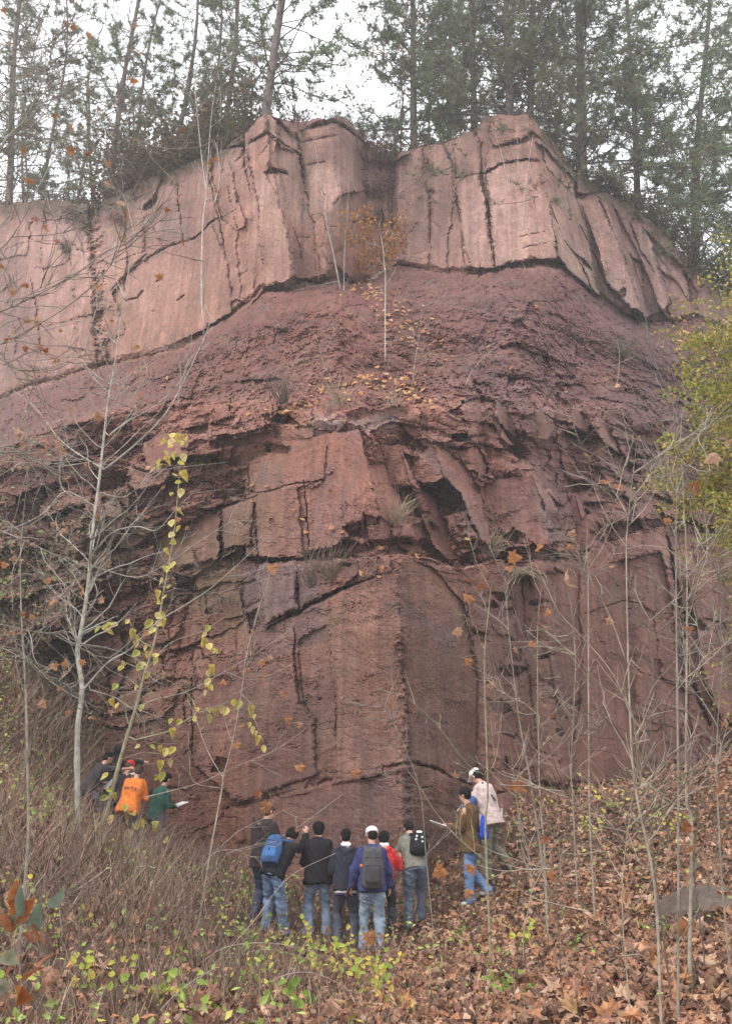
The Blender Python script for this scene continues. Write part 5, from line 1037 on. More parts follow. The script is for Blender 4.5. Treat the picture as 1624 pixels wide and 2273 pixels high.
# yellow-green bush at the right border
def right_bush():
    rng = np.random.default_rng(77); h = np.array([5.1, 10.0, 0]); h[2] = GP(h[0], h[1])[2]
    t = empty('autumn_bush', h); tb = MB(); lb = MB(); tips = []
    top = np.array([(1600,560),(1560,700),(1530,760),(1500,850),(1470,930),(1450,1000),(1470,1080),(1540,1120),(1590,1300),(1600,1180),(1640,650),(1680,800),(1700,1000),(1620,1000),(1580,900),(1600,780),(1560,1000),(1660,1400),(1600,1450),(1590,1560),(1700,600),(1740,800),(1640,1200)], float)
    for u, v in top:
        e = PT(u + 42, v, 9.5 + rng.uniform(-.5, .9)) - h; b = np.array([.25 * rng.normal(), .2 * rng.normal(), max(.2, e[2] * rng.uniform(.3, .55))]); m = (b + e) / 2 + np.array([.15, 0, .25])
        P = smooth_path([np.array([0, 0, -.1]), b * (1, 1, .6), m, e], 5); V, Fc = tube(P, np.linspace(.022, .004, len(P)), 5); tb.add(V, Fc, (.12, .095, .07))
        for k in range(26):
            j = rng.integers(len(P) // 2, len(P)); S, r_ = limb(rng, P[j], rng.normal(size=3) + [-.5, 0, .2], rng.uniform(.2, .6), .004, 4, .2, -.02, .4); V, Fc = tube(S, r_, 3); tb.add(V, Fc, (.14, .11, .07)); tips.extend(S[1:])
    tips = np.array(tips); n = 38000; p = tips[rng.integers(0, len(tips), n)] + rng.normal(size=(n, 3)) * .055
    hz = (p[:, 2] + h[2]); dens = np.where(hz > 2.9, 1, .16); p = p[rng.random(n) < dens]; n = len(p)
    cs = np.array([(.36,.31,.07),(.28,.29,.07),(.21,.25,.06),(.44,.34,.08),(.18,.21,.05),(.46,.34,.10)]); c = cs[rng.integers(0, 6, n)] * rng.uniform(.8, 1.2, (n, 1))
    T4 = np.array([[-.5, 0, 0], [0, -.32, .08], [.55, 0, -.05], [0, .32, .08]]); V, Fc, C = scatter(T4, np.array([[0, 1, 2], [0, 2, 3]]), p, rot_mats(n, rng), rng.uniform(.028, .058, n), c); lb.add(V, Fc, C)
    tb.build('stem', M_BARK, t, True); lb.build('foliage', M_LEAF, t); tag(t, 'yellow-green small-leaved bush hanging in at the right border', 'bush')
right_bush()
GN2b = spectral(256, 256, 2.4, 79)
# boulder in the leaf bed
def boulder(name, u, v, sz, label, seed, rot=.3):
    h = ground_hit(u, v); bpy.ops.mesh.primitive_ico_sphere_add(subdivisions=5, radius=1); o = bpy.context.object; o.name = name; me = o.data; me.name = name
    co = np.zeros(len(me.vertices) * 3); me.vertices.foreach_get('co', co); co = co.reshape(-1, 3); rng = np.random.default_rng(seed)
    for k in range(9):                                   # planar breaks
        n = norm(rng.normal(size=3) + (0, 0, .3)); dd = rng.uniform(.55, .8); s = np.maximum(co @ n - dd, 0); co -= s[:, None] * n * .95
    co += .05 * gbil(GN2b, co[:, 0] * 30 + 60, co[:, 1] * 30 + co[:, 2] * 23 + 60)[:, None] * co
    co *= np.array(sz); c_, s_ = math.cos(rot), math.sin(rot); co = co @ np.array([[c_, 0, -s_], [0, 1, 0], [s_, 0, c_]])
    me.vertices.foreach_set('co', co.ravel().astype(np.float32)); me.materials.append(M_ROCK)
    ca = me.color_attributes.new('Col', 'FLOAT_COLOR', 'POINT'); m = sm(-co[:, 2] / sz[2] - co[:, 0] * .3, -.2, .5)[:, None] * .7; c = np.ones((len(co), 4)); c[:, :3] = np.array([.11, .078, .062]) * (1 - m) + m * np.array([.035, .045, .02]); ca.data.foreach_set('color', c.astype(np.float32).ravel())
    o.location = tuple(h + [0, .25, -.10]); tag(o, label, 'boulder'); return o
boulder('boulder', 1560, 2060, (.62, .55, .42), 'big mossy grey-red boulder in the leaves at the right', 5, -.35)
boulder('boulder', 985, 2180, (.17, .12, .07), 'small flat red rock in the leaves below the group', 6, .2)
boulder('boulder', 1350, 2265, (.16, .12, .08), 'flat grey stone on the bottom edge at the right', 7, .1)
# close twig with grey-green and orange leaves, lower left corner
tw = sapling('leafy_twig', 'close branch with blurred orange and grey-green leaves in the lower left corner', [(-120,2420),(-60,2200),(0,2080),(50,2020),(90,1990)], 3.2, 9, 3, DARKB, [([(-60,2200),(0,2150),(60,2220),(90,2250)],4,2),([(0,2080),(60,2050),(110,2080)],3,2)], 0, cat='branch', seed=4)
L_BIG = leaf_meshes('leaf', OVA, OVAF, [(.36,.12,.04),(.14,.17,.12),(.30,.11,.05),(.40,.15,.06),(.2,.2,.13)], M_LEAF, .13, .3, 14)
for i, (u, v) in enumerate([(20,2040),(55,2035),(35,2060),(75,2050),(10,2075),(45,2015),(90,2070),(30,2150),(50,2180),(20,2200),(40,2230),(100,2010),(70,2090),(85,2150),(5,2120)]):
    hang_leaf(L_BIG[i % 5], PT(u, v, 3.15), tw, RNG.uniform(.45, .8))
# brush and leaves that climb the broken rock at the far left
def bank_brush():
    rng = np.random.default_rng(211); u = np.where(rng.random(26000) < .75, rng.uniform(-60, 150, 26000), rng.uniform(-60, 260, 26000)); v = rng.uniform(330, 800, 26000)
    dn = np.clip(1.15 - u / 105, .0, 1) * np.clip((v - 330) / 160, .12, 1) + np.clip(1 - np.abs(v - (610 + u * .9)) / 60, 0, 1) * np.clip(1 - u / 260, 0, 1) * .7
    dn *= np.clip(.55 + .55 * gbil(GN, u * 1.3, v * 1.3), .03, 1.4); k = rng.random(len(u)) < dn * .8; u, v = u[k], v[k]
    j = np.clip(((u + 80) / 891 * (NU - 1)).astype(int), 0, NU - 1); i = np.clip(((v - vt[j]) / (968 - vt[j]) * (NV - 1)).astype(int), 0, NV - 1)
    P = CP[i, j] + np.array([0, -.12, 0]) + rng.normal(size=(len(u), 3)) * (.08, .12, .08); n = len(P)
    T = np.array([[-.5, 0, 0], [0, -.34, .06], [.55, 0, -.05], [0, .34, .06]]); TF = np.array([[0, 1, 2], [0, 2, 3]])
    cs = np.array([(.20,.12,.08),(.26,.14,.09),(.13,.14,.05),(.15,.18,.06),(.16,.21,.06),(.30,.15,.09),(.15,.10,.07)]); col = cs[rng.integers(0, 7, n)] * rng.uniform(.7, 1.3, (n, 1)); mb = MB()
    V, Fc, C = scatter(T, TF, P, rot_mats(n, rng, (0, -.8, .6), .7), rng.uniform(.04, .13, n), col); mb.add(V, Fc, C)
    for q in range(900):
        p = P[rng.integers(0, n)]; S, r_ = limb(rng, p + [0, .1, -.1], (rng.normal() * .6, -.5, 1), rng.uniform(.3, 1.1), .007, 5, .2, -.03, .5); V, Fc = tube(S, r_, 3); mb.add(V, Fc, np.array([(.2,.14,.10),(.28,.22,.17),(.14,.10,.075)][q % 3]))
    tag(mb.build('undergrowth', M_LITTER, None), 'brush, vines and dead leaves climbing the broken rock at the far left', 'undergrowth', kind='stuff')
bank_brush()
# ------------------------------------------------------------------ people
DG = bpy.context.evaluated_depsgraph_get
def capsule(a, b, ra, rb, flat=1.0, ref=None, n=14):
    """closed tapered capsule; flat squeezes it along ref"""
    a = np.asarray(a, float); b = np.asarray(b, float); d = b - a; L = np.linalg.norm(d); d = d / (L + 1e-9)
    r = np.asarray(ref if ref is not None else ((0, 1, 0) if abs(d[1]) < .9 else (1, 0, 0)), float); y = norm(r - d * (r @ d)); x = np.cross(y, d)
    prof = [(-ra * math.cos(t), ra * math.sin(t)) for t in np.linspace(0.0, math.pi / 2, 5)] + [(L + rb * math.sin(t), rb * math.cos(t)) for t in np.linspace(0.0, math.pi / 2, 5)]
    V = []; th = np.linspace(0, 2 * math.pi, n, endpoint=False)
    for z, rr in prof[1:-1]: V += [a + d * z + x * rr * math.cos(t) + y * rr * flat * math.sin(t) for t in th]
    k = len(prof) - 2; V.append(a - d * ra); V.append(a + d * (L + rb)); Fc = []
    for i in range(k - 1):
        for j in range(n): p, q = i * n + j, i * n + (j + 1) % n; Fc += [(p, q, q + n), (p, q + n, p + n)]
    for j in range(n): Fc.append((k * n, (j + 1) % n, j)); Fc.append((k * n + 1, (k - 1) * n + j, (k - 1) * n + (j + 1) % n))
    return np.array(V), np.array(Fc)
def loft(cs, rx, ry, xd, n=20):
    """closed loft of ellipses along centres cs; xd = sideways axis"""
    cs = np.asarray(cs, float); t = np.gradient(cs, axis=0); V = []; th = np.linspace(0, 2 * math.pi, n, endpoint=False)
    for c, tt_, a, b in zip(cs, t, rx, ry):
        z = norm(tt_); x = norm(xd - z * (np.asarray(xd) @ z)); y = np.cross(z, x)
        for q in th: V.append(c + x * a * math.copysign(abs(math.cos(q)) ** .85, math.cos(q)) + y * b * math.copysign(abs(math.sin(q)) ** .85, math.sin(q)))
    k = len(cs); V += [cs[0], cs[-1]]; Fc = []
    for i in range(k - 1):
        for j in range(n): p, q = i * n + j, i * n + (j + 1) % n; Fc += [(p, q, q + n), (p, q + n, p + n)]
    for j in range(n): Fc.append((k * n, (j + 1) % n, j)); Fc.append((k * n + 1, (k - 1) * n + j, (k - 1) * n + (j + 1) % n))
    return np.array(V), np.array(Fc)
def ellips(c, r, R=None, n=14):
    V, Fc = capsule((0, 0, -1e-4), (0, 0, 1e-4), 1, 1, 1, None, n); V = V * np.array(r)
    if R is not None: V = V @ np.asarray(R).T
    return V + np.asarray(c), Fc
def fuse(parts, name, mat, parent, vox, smooth=3, wr=0.0, deci=None, seed=0, wscale=(14, 14, 5)):
    mb = MB()
    for V, Fc in parts: mb.add(V, Fc)
    o = mb.build(name, mat, None); m = o.modifiers.new('r', 'REMESH'); m.mode = 'VOXEL'; m.voxel_size = vox
    s = o.modifiers.new('s', 'SMOOTH'); s.iterations = smooth; s.factor = .5
    if deci: d = o.modifiers.new('d', 'DECIMATE'); d.ratio = deci
    me = bpy.data.meshes.new_from_object(o.evaluated_get(DG())); old = o.data; COL.objects.unlink(o); bpy.data.objects.remove(o); bpy.data.meshes.remove(old)
    me.name = name; co = np.zeros(len(me.vertices) * 3, np.float32); me.vertices.foreach_get('co', co); co = co.reshape(-1, 3)
    if wr:
        nr = np.zeros(len(co) * 3, np.float32); me.vertices.foreach_get('normal', nr); nr = nr.reshape(-1, 3)
        a = co * np.array(wscale); w_ = gbil(GN2, a[:, 0] * 6 + a[:, 2] * 9 + seed * 31, a[:, 1] * 6 - a[:, 2] * 7 + seed * 17)
        co += nr * (w_ * wr)[:, None]
        me.vertices.foreach_set('co', co.ravel())
    me.polygons.foreach_set('use_smooth', np.full(len(me.polygons), True)); me.materials.clear(); me.materials.append(mat); me.update()
    return link(name, me, parent)
GN2 = spectral(256, 256, 2.0, 77)
_cm = {}
def cloth(rgb, kind='knit'):
    k = (rgb, kind)
    if k not in _cm: _cm[k] = mat_plain('cloth', rgb, .9 if kind != 'denim' else .85, .22 if kind == 'knit' else .32, 7 if kind == 'denim' else 14, .3, bscale=90, spec=.15)
    return _cm[k]
M_SKIN = mat_plain('skin', (.48, .26, .19), .55, .08, 20, .05, spec=.35); M_HAIRD = mat_plain('hair_dark', (.010, .008, .007), .8, .3, 60, .3, bscale=200, spec=.1); M_HAIRB = mat_plain('hair_brown', (.06, .032, .018), .5, .3, 60, .6, bscale=200)
M_EYE = mat_plain('eye', (.05, .035, .03), .3, 0, 5, 0); M_WHITE = mat_plain('white_cloth', (.74, .73, .72), .8, .06, 20, .1); M_PAPER = mat_plain('paper', (.8, .8, .8), .7, .03, 10, 0)
M_SHOE = mat_plain('shoe', (.05, .045, .045), .6, .3, 20, .1); M_SHOEW = mat_plain('shoe_pale', (.4, .39, .38), .6, .3, 20, .1); M_STRAP = mat_plain('strap', (.03, .03, .035), .8, .2, 20, .2)
def hand(wrist, d, palm, side, curl=.5):
    """palm and five fingers; d = direction of the fingers, palm = way the palm looks, side=+1 when the thumb lies toward +cross"""
    d = norm(d); palm = norm(np.asarray(palm, float) - d * (np.asarray(palm, float) @ d)); x = np.cross(d, palm) * side; out = []
    w_ = np.asarray(wrist, float); out.append(capsule(w_ + d * .015, w_ + d * .075, .026, .036, .48, palm)); out.append(capsule(w_ - d * .03, w_ + d * .02, .026, .026, .8, palm))
    for i, (off, L) in enumerate([(.030, .066), (.011, .076), (-.009, .070), (-.029, .056)]):
        b = w_ + d * .088 + x * off; a1 = curl * .7; m = b + (d * math.cos(a1) + palm * math.sin(a1) + x * off * .8) * L * .5; a2 = curl * 1.7; e = m + (d * math.cos(a2) + palm * math.sin(a2)) * L * .5
        out += [capsule(b - d * .02, m, .0105, .0098, 1, None, 8), capsule(m, e, .0098, .0085, 1, None, 8)]
    b = w_ + d * .03 + x * .026; m = b + norm(d * .65 + x * .75 + palm * .3) * .042; e = m + norm(d * .9 + x * .15 + palm * .4) * .032
    out += [capsule(b, m, .014, .0115, 1, None, 8), capsule(m, e, .0115, .0095, 1, None, 8)]
    return out
def person(label, ud, Y, heading, H=1.75, lean=0, sway=0, hp=0, hy=0, ht=0, arms=(), feet=((-.12, 0), (.12, .05)), top=(.1, .1, .1), topk='hoodie', hem=.0, legs=(.16, .21, .30), hair='dark', hairst='short', cap=None, collar=None, hood=True, shoes=None, skinarm=False, bottom='denim', bulk=1.0, gz=None, seed=0, crouch=0.0, hoodup=False, loc=None):
    """local frame: x right, y the way the person faces, z up"""
    s = H / 1.75; th = math.radians(heading); X = raydir(ud * K, 800)[0] * Y if loc is None else loc[0]
    z0 = float(ground_z(np.array([X]), np.array([Y]))[0]) if gz is None else gz
    e = empty('person', (X, Y, z0)); e.rotation_euler = (0, 0, th); tag(e, label, 'person', 'students gathered at the cliff foot' if Y < 19 else 'students on the left bank')
    R = np.array([[math.cos(th), -math.sin(th), 0], [math.sin(th), math.cos(th), 0], [0, 0, 1]])
    L = math.radians(lean); SW = math.radians(sway); up = norm((math.sin(SW), math.sin(L), math.cos(L) * math.cos(SW))); fw = norm(np.array([0, math.cos(L), -math.sin(L)])); rt = np.cross(fw, up); rt = norm(rt); fw = np.cross(up, rt)
    P = np.array([0, -.35 * math.sin(L) * .5, .95 * s - crouch]); Wt = P + up * .13 * s; Ch = P + up * .34 * s + fw * .01; S = P + up * .49 * s; N = P + up * .56 * s
    a = L + math.radians(hp); yw = math.radians(hy); hup = norm((math.sin(SW) + math.sin(math.radians(ht)), math.sin(a * .8), math.cos(a * .8)))
    Hc = N + hup * .155 * s + np.array([math.sin(yw), math.cos(yw), 0]) * .02
    hf = np.array([math.sin(yw) * math.cos(a), math.cos(yw) * math.cos(a), -math.sin(a)]); hf = norm(hf - hup * (hf @ hup)); hr = np.cross(hf, hup); HR = np.stack([hr, hf, hup], 1)
    hd = lambda v: Hc + HR @ (np.array(v) * s)
    # --- skin body: one surface with head, neck, trunk, arms, hands and legs
    body = [ellips(hd((0, -.005, .035)), (.074 * s, .094 * s, .088 * s), HR), ellips(hd((0, .03, -.045)), (.055 * s, .062 * s, .068 * s), HR), capsule(hd((0, .055, -.088)), hd((0, .062, -.082)), .026 * s, .024 * s), capsule(hd((0, .085, .005)), hd((0, .108, -.022)), .011 * s, .015 * s, 1, None, 8),
            ellips(hd((-.077, -.008, -.005)), (.012 * s, .022 * s, .034 * s), HR, 8), ellips(hd((.077, -.008, -.005)), (.012 * s, .022 * s, .034 * s), HR, 8), capsule(hd((-.02, .083, -.052)), hd((.02, .083, -.052)), .009 * s, .009 * s, 1, None, 8), capsule(hd((-.035, .076, .022)), hd((.035, .076, .022)), .016 * s, .016 * s, 1, None, 8),
            capsule(N - up * .06, Hc - hup * .05 * s, .058 * s, .052 * s), loft([P - up * .05, P + up * .06, Wt, Ch, S, N], np.array([.13, .15, .135, .165, .15, .06]) * s, np.array([.09, .10, .095, .11, .085, .055]) * s, rt)]
    jk = [loft([P - up * (.06 + hem), P + up * .04, Wt + up * .02, Ch, S - up * .02, S + up * .035, N - up * .01], np.array([.188 + hem * .25, .184, .170, .196, .190, .12, .075]) * s * bulk, np.array([.150 + hem * .25, .150, .138, .148, .125, .095, .075]) * s * bulk, rt)]
    hands = []
    for i, (ud_, fd_) in enumerate(arms):
        sd = -1 if i == 0 else 1; sh = S + rt * .165 * s * sd - up * .015; U_ = norm(np.array(ud_, float)); F_ = norm(np.array(fd_, float)); el = sh + U_ * .29 * s; wr = el + F_ * .245 * s
        body += [capsule(sh, el, .048 * s, .038 * s), capsule(el, wr, .038 * s, .026 * s)]
        palm = np.array([-sd * .6, .2, -.2]) + (np.array([0, 0, -.4]) if F_[2] > -.5 else 0); body += hand(wr, F_ + np.array([0, 0, -.05]), palm, sd * (1 if F_[2] < -.5 else 1), .55); hands.append((wr, F_))
        cuff = el + F_ * (.06 if skinarm else .225) * s
        jk += [capsule(sh - rt * .02 * sd, el, .078 * s * bulk, .062 * s * bulk), capsule(el, cuff, .063 * s * bulk, .047 * s * bulk)]
    pn = [loft([P - up * .10, P - up * .02, P + up * .05, P + up * .11], np.array([.165, .178, .17, .155]) * s, np.array([.125, .135, .125, .115]) * s, rt)]
    fz = []
    for i, (fx, fy) in enumerate(feet):
        sd = -1 if i == 0 else 1; wp = R @ np.array([fx, fy, 0]); g = float(ground_z(np.array([X + wp[0]]), np.array([Y + wp[1]]))[0]) - z0 if gz is None else 0.0
        hip = P + rt * .088 * s * sd - up * .03; an = np.array([fx, fy - .02, g + .09 * s]); v = an - hip; d = np.linalg.norm(v); l1, l2 = .44 * s, .43 * s
        if d > l1 + l2 - .005: kn = hip + v * .5 + np.array([0, .015, 0])
        else:
            c = (l1 * l1 - l2 * l2 + d * d) / (2 * d); h = math.sqrt(max(l1 * l1 - c * c, 0)); vd = v / d; f = norm(np.array([sd * .12, 1, .1]) - vd * (np.array([sd * .12, 1, .1]) @ vd)); kn = hip + vd * c + f * h
        body += [capsule(hip, kn, .075 * s, .052 * s), capsule(kn, an, .05 * s, .034 * s)]
        pn += [capsule(hip, kn, .112 * s, .082 * s), capsule(kn, an + (kn - an) * .06, .080 * s, .078 * s), capsule(an + (kn - an) * .14, an - np.array([0, 0.01, .01]), .070 * s, .082 * s)]
        fz.append(an)
    fuse(body, 'body', M_SKIN, e, .0095, 1, 0, .35)
    tm = cloth(top); 
    if hood and not hoodup: 
        b = N - up * .035 - fw * .075; jk += [capsule(b - rt * .09 * s, b - up * .055 * s - fw * .02, .045 * s, .055 * s), capsule(b + rt * .09 * s, b - up * .055 * s - fw * .02, .045 * s, .055 * s), capsule(N - rt * .085 - fw * .01, N + rt * .085 - fw * .01, .038 * s, .038 * s)]
    if topk == 'jacket': jk += [capsule(N - rt * .045 - fw * .02 - up * .01, N + rt * .045 - fw * .02 - up * .01, .05 * s, .05 * s)]
    if hoodup: jk += [ellips(Hc - hf * .03, (.112 * s, .122 * s, .14 * s), HR), capsule(N - fw * .03, Hc - hup * .08 - hf * .04, .10 * s, .1 * s)]
    j = fuse(jk, 'jacket', tm, e, .015, 2, .010, None, seed); fuse(pn, 'trousers', cloth(legs, bottom), e, .015, 2, .009, None, seed + 3, (9, 9, 10))
    sm_ = shoes or M_SHOE
    for i, an in enumerate(fz):
        fuse([capsule(an + np.array([0, -.035, -.045]) * s, an + np.array([0, .13, -.06]) * s, .045 * s, .04 * s, .9, (0, 0, 1)), capsule(an + np.array([0, -.02, -.03]) * s, an + np.array([0, .0, .01]) * s, .045 * s, .042 * s)], 'shoe', sm_, e, .012, 2)
    for sx in (-1, 1): mb = MB(); mb.add(*ellips(hd((sx * .032, .084, .002)), np.array((.012, .006, .006)) * s, HR, 8)); mb.build('eye', M_EYE, e, True)
    hm = {'dark': M_HAIRD, 'brown': M_HAIRB}[hair]
    if not hoodup:
        hp_ = [ellips(hd((0, -.022, .05)), (.087 * s, .097 * s, .088 * s), HR), ellips(hd((0, -.045, .0)), (.08 * s, .07 * s, .08 * s), HR)]
        if hairst == 'curly': 
            rr = np.random.default_rng(seed); hp_ += [ellips(hd((.075 * math.cos(t) * c_, .085 * math.sin(t) * c_ - .015, .04 + .09 * (1 - c_) + .01 * rr.normal())), np.full(3, .028 * s), None, 8) for t in np.linspace(0, 6.28, 11) for c_ in (1.0, .8, .4)]
        if hairst == 'full': hp_ += [ellips(hd((0, -.03, .03)), (.105 * s, .11 * s, .10 * s), HR), ellips(hd((0, -.05, -.03)), (.09 * s, .07 * s, .08 * s), HR)]
        if hairst == 'fringe': hp_ += [ellips(hd((0, .045, .075)), (.07 * s, .05 * s, .035 * s), HR), ellips(hd((-.05, .0, .03)), (.04 * s, .05 * s, .05 * s), HR), ellips(hd((.05, .0, .03)), (.04 * s, .05 * s, .05 * s), HR)]
        fuse(hp_, 'hair', hm, e, .010, 1, .003, None, seed, (60, 60, 60))
    if cap:
        cm = M_WHITE if cap == 'white' else cloth(cap)
        cp = [ellips(hd((0, -.012, .068)), (.098 * s, .108 * s, .078 * s), HR)]
        if cap == 'white': cp += [capsule(hd((-.035, .10, .052)), hd((-.03, .165, .035)), .034 * s, .03 * s, .18, hup), capsule(hd((.035, .10, .052)), hd((.03, .165, .035)), .034 * s, .03 * s, .18, hup), ellips(hd((0, -.012, .145)), (.01, .01, .008), HR, 6)]
        fuse(cp, 'cap', cm, e, .009, 1)
    if collar: fuse([capsule(N - rt * .04 + up * .035 - fw * .015, N + rt * .04 + up * .035 - fw * .015, .045 * s, .045 * s, .9, fw)], 'collar', M_WHITE, e, .01, 2)
    e['_'] = 0; del e['_']
    wp = lambda p: np.array([X, Y, z0]) + R @ np.asarray(p, float)
    return dict(e=e, P=P, S=S, N=N, up=up, fw=fw, rt=rt, s=s, hands=hands, R=R, wp=wp, o=np.array([X, Y, z0]), Hc=Hc, hd=hd)
def strip(a, b, w_, t_, mat, name, parent, ref):
    V, Fc = capsule(a, b, w_, w_, t_ / w_, ref, 8); mb = MB(); mb.add(V, Fc); return mb.build(name, mat, parent, True)
def backpack(q, col, pocket, label, sz=(.15, .10, .24), down=.30, dots=False, off=.0, side=0.0, tilt=0, extra=None):
    e = empty('backpack', q['o']); e.rotation_euler = q['e'].rotation_euler; tag(e, label, 'backpack')
    up, fw, rt, s = q['up'], q['fw'], q['rt'], q['s']; c = q['S'] - up * (down * s - .02) - fw * (.135 + sz[1] * .75 + off) + rt * side; up2 = norm(up + rt * tilt); M = cloth(col); M2 = cloth(pocket)
    fuse([loft([c - up2 * sz[2], c - up2 * sz[2] * .8, c, c + up2 * sz[2] * .75, c + up2 * sz[2]], np.array([.8, .98, 1, .86, .5]) * sz[0], np.array([.7, 1, 1, .8, .45]) * sz[1], rt)], 'bag', M, e, .014, 3, .006, None, 5)
    pc = c - up2 * sz[2] * .38 - fw * sz[1] * .62
    fuse([loft([pc - up2 * sz[2] * .45, pc - up2 * sz[2] * .3, pc + up2 * sz[2] * .3, pc + up2 * sz[2] * .5], np.array([.6, .78, .72, .4]) * sz[0], np.array([.5, .7, .6, .3]) * sz[1], rt)], 'pocket', M2, e, .012, 2, .003, None, 6)
    for k in (.75, .1): strip(c - rt * sz[0] * .7 + up2 * sz[2] * k * .6 - fw * sz[1] * (.98 - .2 * k), c + rt * sz[0] * .7 + up2 * sz[2] * k * .6 - fw * sz[1] * (.98 - .2 * k), .006, .006, M_STRAP, 'zip', e, fw)
    for sd in (-1, 1):
        a = c + rt * sz[0] * .6 * sd + up2 * sz[2] * .75; t1 = q['S'] + rt * .105 * s * sd + up * .075 * s - fw * .03; t2 = q['S'] + rt * .12 * s * sd - up * .05 * s + fw * .15
        strip(a, t1, .03, .012, M, 'shoulder_strap', e, fw); strip(t1, t2, .03, .012, M, 'shoulder_strap', e, up)
    strip(c + up2 * sz[2] * .95 - rt * .03, c + up2 * sz[2] * .95 + rt * .03, .012, .008, M_STRAP, 'handle', e, fw)
    if dots:
        for x_, z_ in [(-.035, .06), (.05, .035), (-.055, 0.0), (.04, -.045)]:
            mb = MB(); mb.add(*capsule(c + rt * x_ + up * z_ - fw * sz[1] * .86, c + rt * x_ + up * z_ - fw * sz[1] * 1.10, .018, .018, 1, None, 12)); mb.build('white_dot', M_WHITE, e, True)
        mb = MB(); mb.add(*capsule(c + rt * -.01 + up * .15 - fw * sz[1] * .8, c + rt * .05 + up * .145 - fw * sz[1] * .8, .02, .02, .6, fw)); mb.build('white_badge', M_WHITE, e, True)
    if extra == 'orange_tag': mb = MB(); mb.add(*ellips(c - rt * sz[0] * 1.02 + up * .02 - fw * .05, (.022, .02, .026))); mb.build('orange_tag', cloth((.75, .2, .04)), e, True)
    if extra == 'buckle': mb = MB(); mb.add(*ellips(pc - fw * sz[1] * .7 + up * .03, (.012, .012, .022))); mb.build('buckle', M_STRAP, e, True)
    return e
def sheet(name, label, cat, q, local, w_, h_, t_, mat, nrm, xax):
    """thin pad or paper held in a hand"""
    P_ = q['wp'](local); n = norm(q['R'] @ np.array(nrm, float)); x = q['R'] @ np.array(xax, float); x = norm(x - n * (x @ n)); y = np.cross(n, x)
    V = np.array([x * a * w_ / 2 + y * b * h_ / 2 + n * c * t_ / 2 + n * .012 * (abs(a) - .5) * (b) for a in (-1, 1) for b in (-1, 1) for c in (-1, 1)])
    Fc = np.array([(0, 1, 3, 2), (4, 6, 7, 5), (0, 4, 5, 1), (2, 3, 7, 6), (0, 2, 6, 4), (1, 5, 7, 3)])
    o = link(name, mesh_data(name, V, Fc, mat)); o.location = tuple(P_); tag(o, label, cat); return o
DEN = (.15, .20, .30); DEND = (.055, .065, .10); DENG = (.13, .16, .21)
down = ((-.25, .1, -1), (-.12, .25, -1)); dn2 = ((.25, .1, -1), (.12, .25, -1)); inL = ((-.2, .15, -1), (.35, .9, .0)); inR = ((.2, .15, -1), (-.35, .9, .0))
p1 = person('person in a dark brown hoodie with brown hair, leftmost of the group', 588, 17.0, -28, 1.80, 4, 0, 24, 25, 0, (inL, inR), ((-.13, 0), (.12, .1)), (.032, .024, .026), 'hoodie', .06, DEND, 'brown', 'fringe', seed=1, bulk=1.06)
p2 = person('black-jacketed person bending forward, one hand on the rock, blue pack on the back', 616, 16.5, -22, 1.68, 36, 8, 34, -15, 0, (inL, ((.05, .9, -.1), (.05, .4, .85))), ((-.14, 0), (.14, .08)), (.016, .016, .018), 'jacket', .02, (.13, .18, .28), 'dark', 'full', hood=False, seed=2)
backpack(p2, (.04, .085, .19), (.05, .12, .28), 'bright blue backpack worn on the bending person', (.155, .10, .25), .24, off=-.01, side=-.05, tilt=-.2, extra='buckle')
p3 = person('bushy-haired person in a black knit jacket and light jeans, seen from behind', 708, 16.8, 4, 1.72, 9, 0, 18, 0, 0, (inL, inR), ((-.15, 0), (.15, .06)), (.014, .013, .015), 'jacket', .06, (.2, .25, .34), 'dark', 'full', hood=False, bulk=1.16, seed=3)
p4 = person('short-haired person with a white collar and navy hooded jacket over a white hem', 768, 16.6, 2, 1.70, 8, 0, 16, 0, 0, (inL, inR), ((-.12, 0), (.14, .1)), (.028, .028, .042), 'hoodie', .03, (.07, .08, .105), 'dark', 'short', collar=True, seed=4, bulk=1.02)
p5 = person('person in a white cap and royal blue sweater with a big grey pack', 826, 16.3, 2, 1.76, 7, 0, 18, -22, 0, (((-.38, .05, -1), (-.2, .25, -1)), dn2), ((-.13, .02), (.10, -.12)), (.042, .048, .14), 'jacket', .04, (.22, .27, .34), 'dark', 'short', cap='white', hood=False, seed=5, bulk=1.08)
backpack(p5, (.075, .072, .078), (.05, .047, .052), 'large dark grey backpack with an orange tag', (.175, .12, .30), .27, extra='orange_tag')
p6 = person('person in a red jacket half hidden behind the white-capped person', 852, 17.0, 0, 1.60, 12, 0, 16, 5, 0, (inL, ((.4, .2, -1), (.1, .75, .6))), ((-.12, 0), (.12, .05)), (.50, .035, .03), 'hoodie', 0, (.05, .05, .06), 'dark', 'full', collar=True, seed=6)
p7 = person('person in an olive-grey hoodie stooping toward the wall with a dotted black pack', 918, 17.3, 3, 1.74, 33, -4, 36, -10, 0, (((-.3, .3, -1), (0, .8, -.5)), inR), ((-.10, -.02), (.12, .22)), (.17, .165, .135), 'hoodie', .02, DENG, 'dark', 'short', seed=7, bulk=1.05)
backpack(p7, (.014, .013, .016), (.016, .015, .02), 'black backpack with four white dots', (.15, .09, .21), .2, dots=True, side=.09, tilt=.2)
p8 = person('person with curly dark hair in a brown corduroy jacket looking left at a paper', 1042, 17.3, 62, 1.76, 4, 0, 14, 8, 0, (((-.2, .25, -1), (.15, 1, .12)), ((.2, .3, -1), (-.25, 1, .1))), ((-.12, 0), (.10, -.22)), (.11, .062, .028), 'jacket', .12, (.12, .19, .33), 'dark', 'curly', hood=False, shoes=M_SHOEW, seed=8, bulk=1.08)
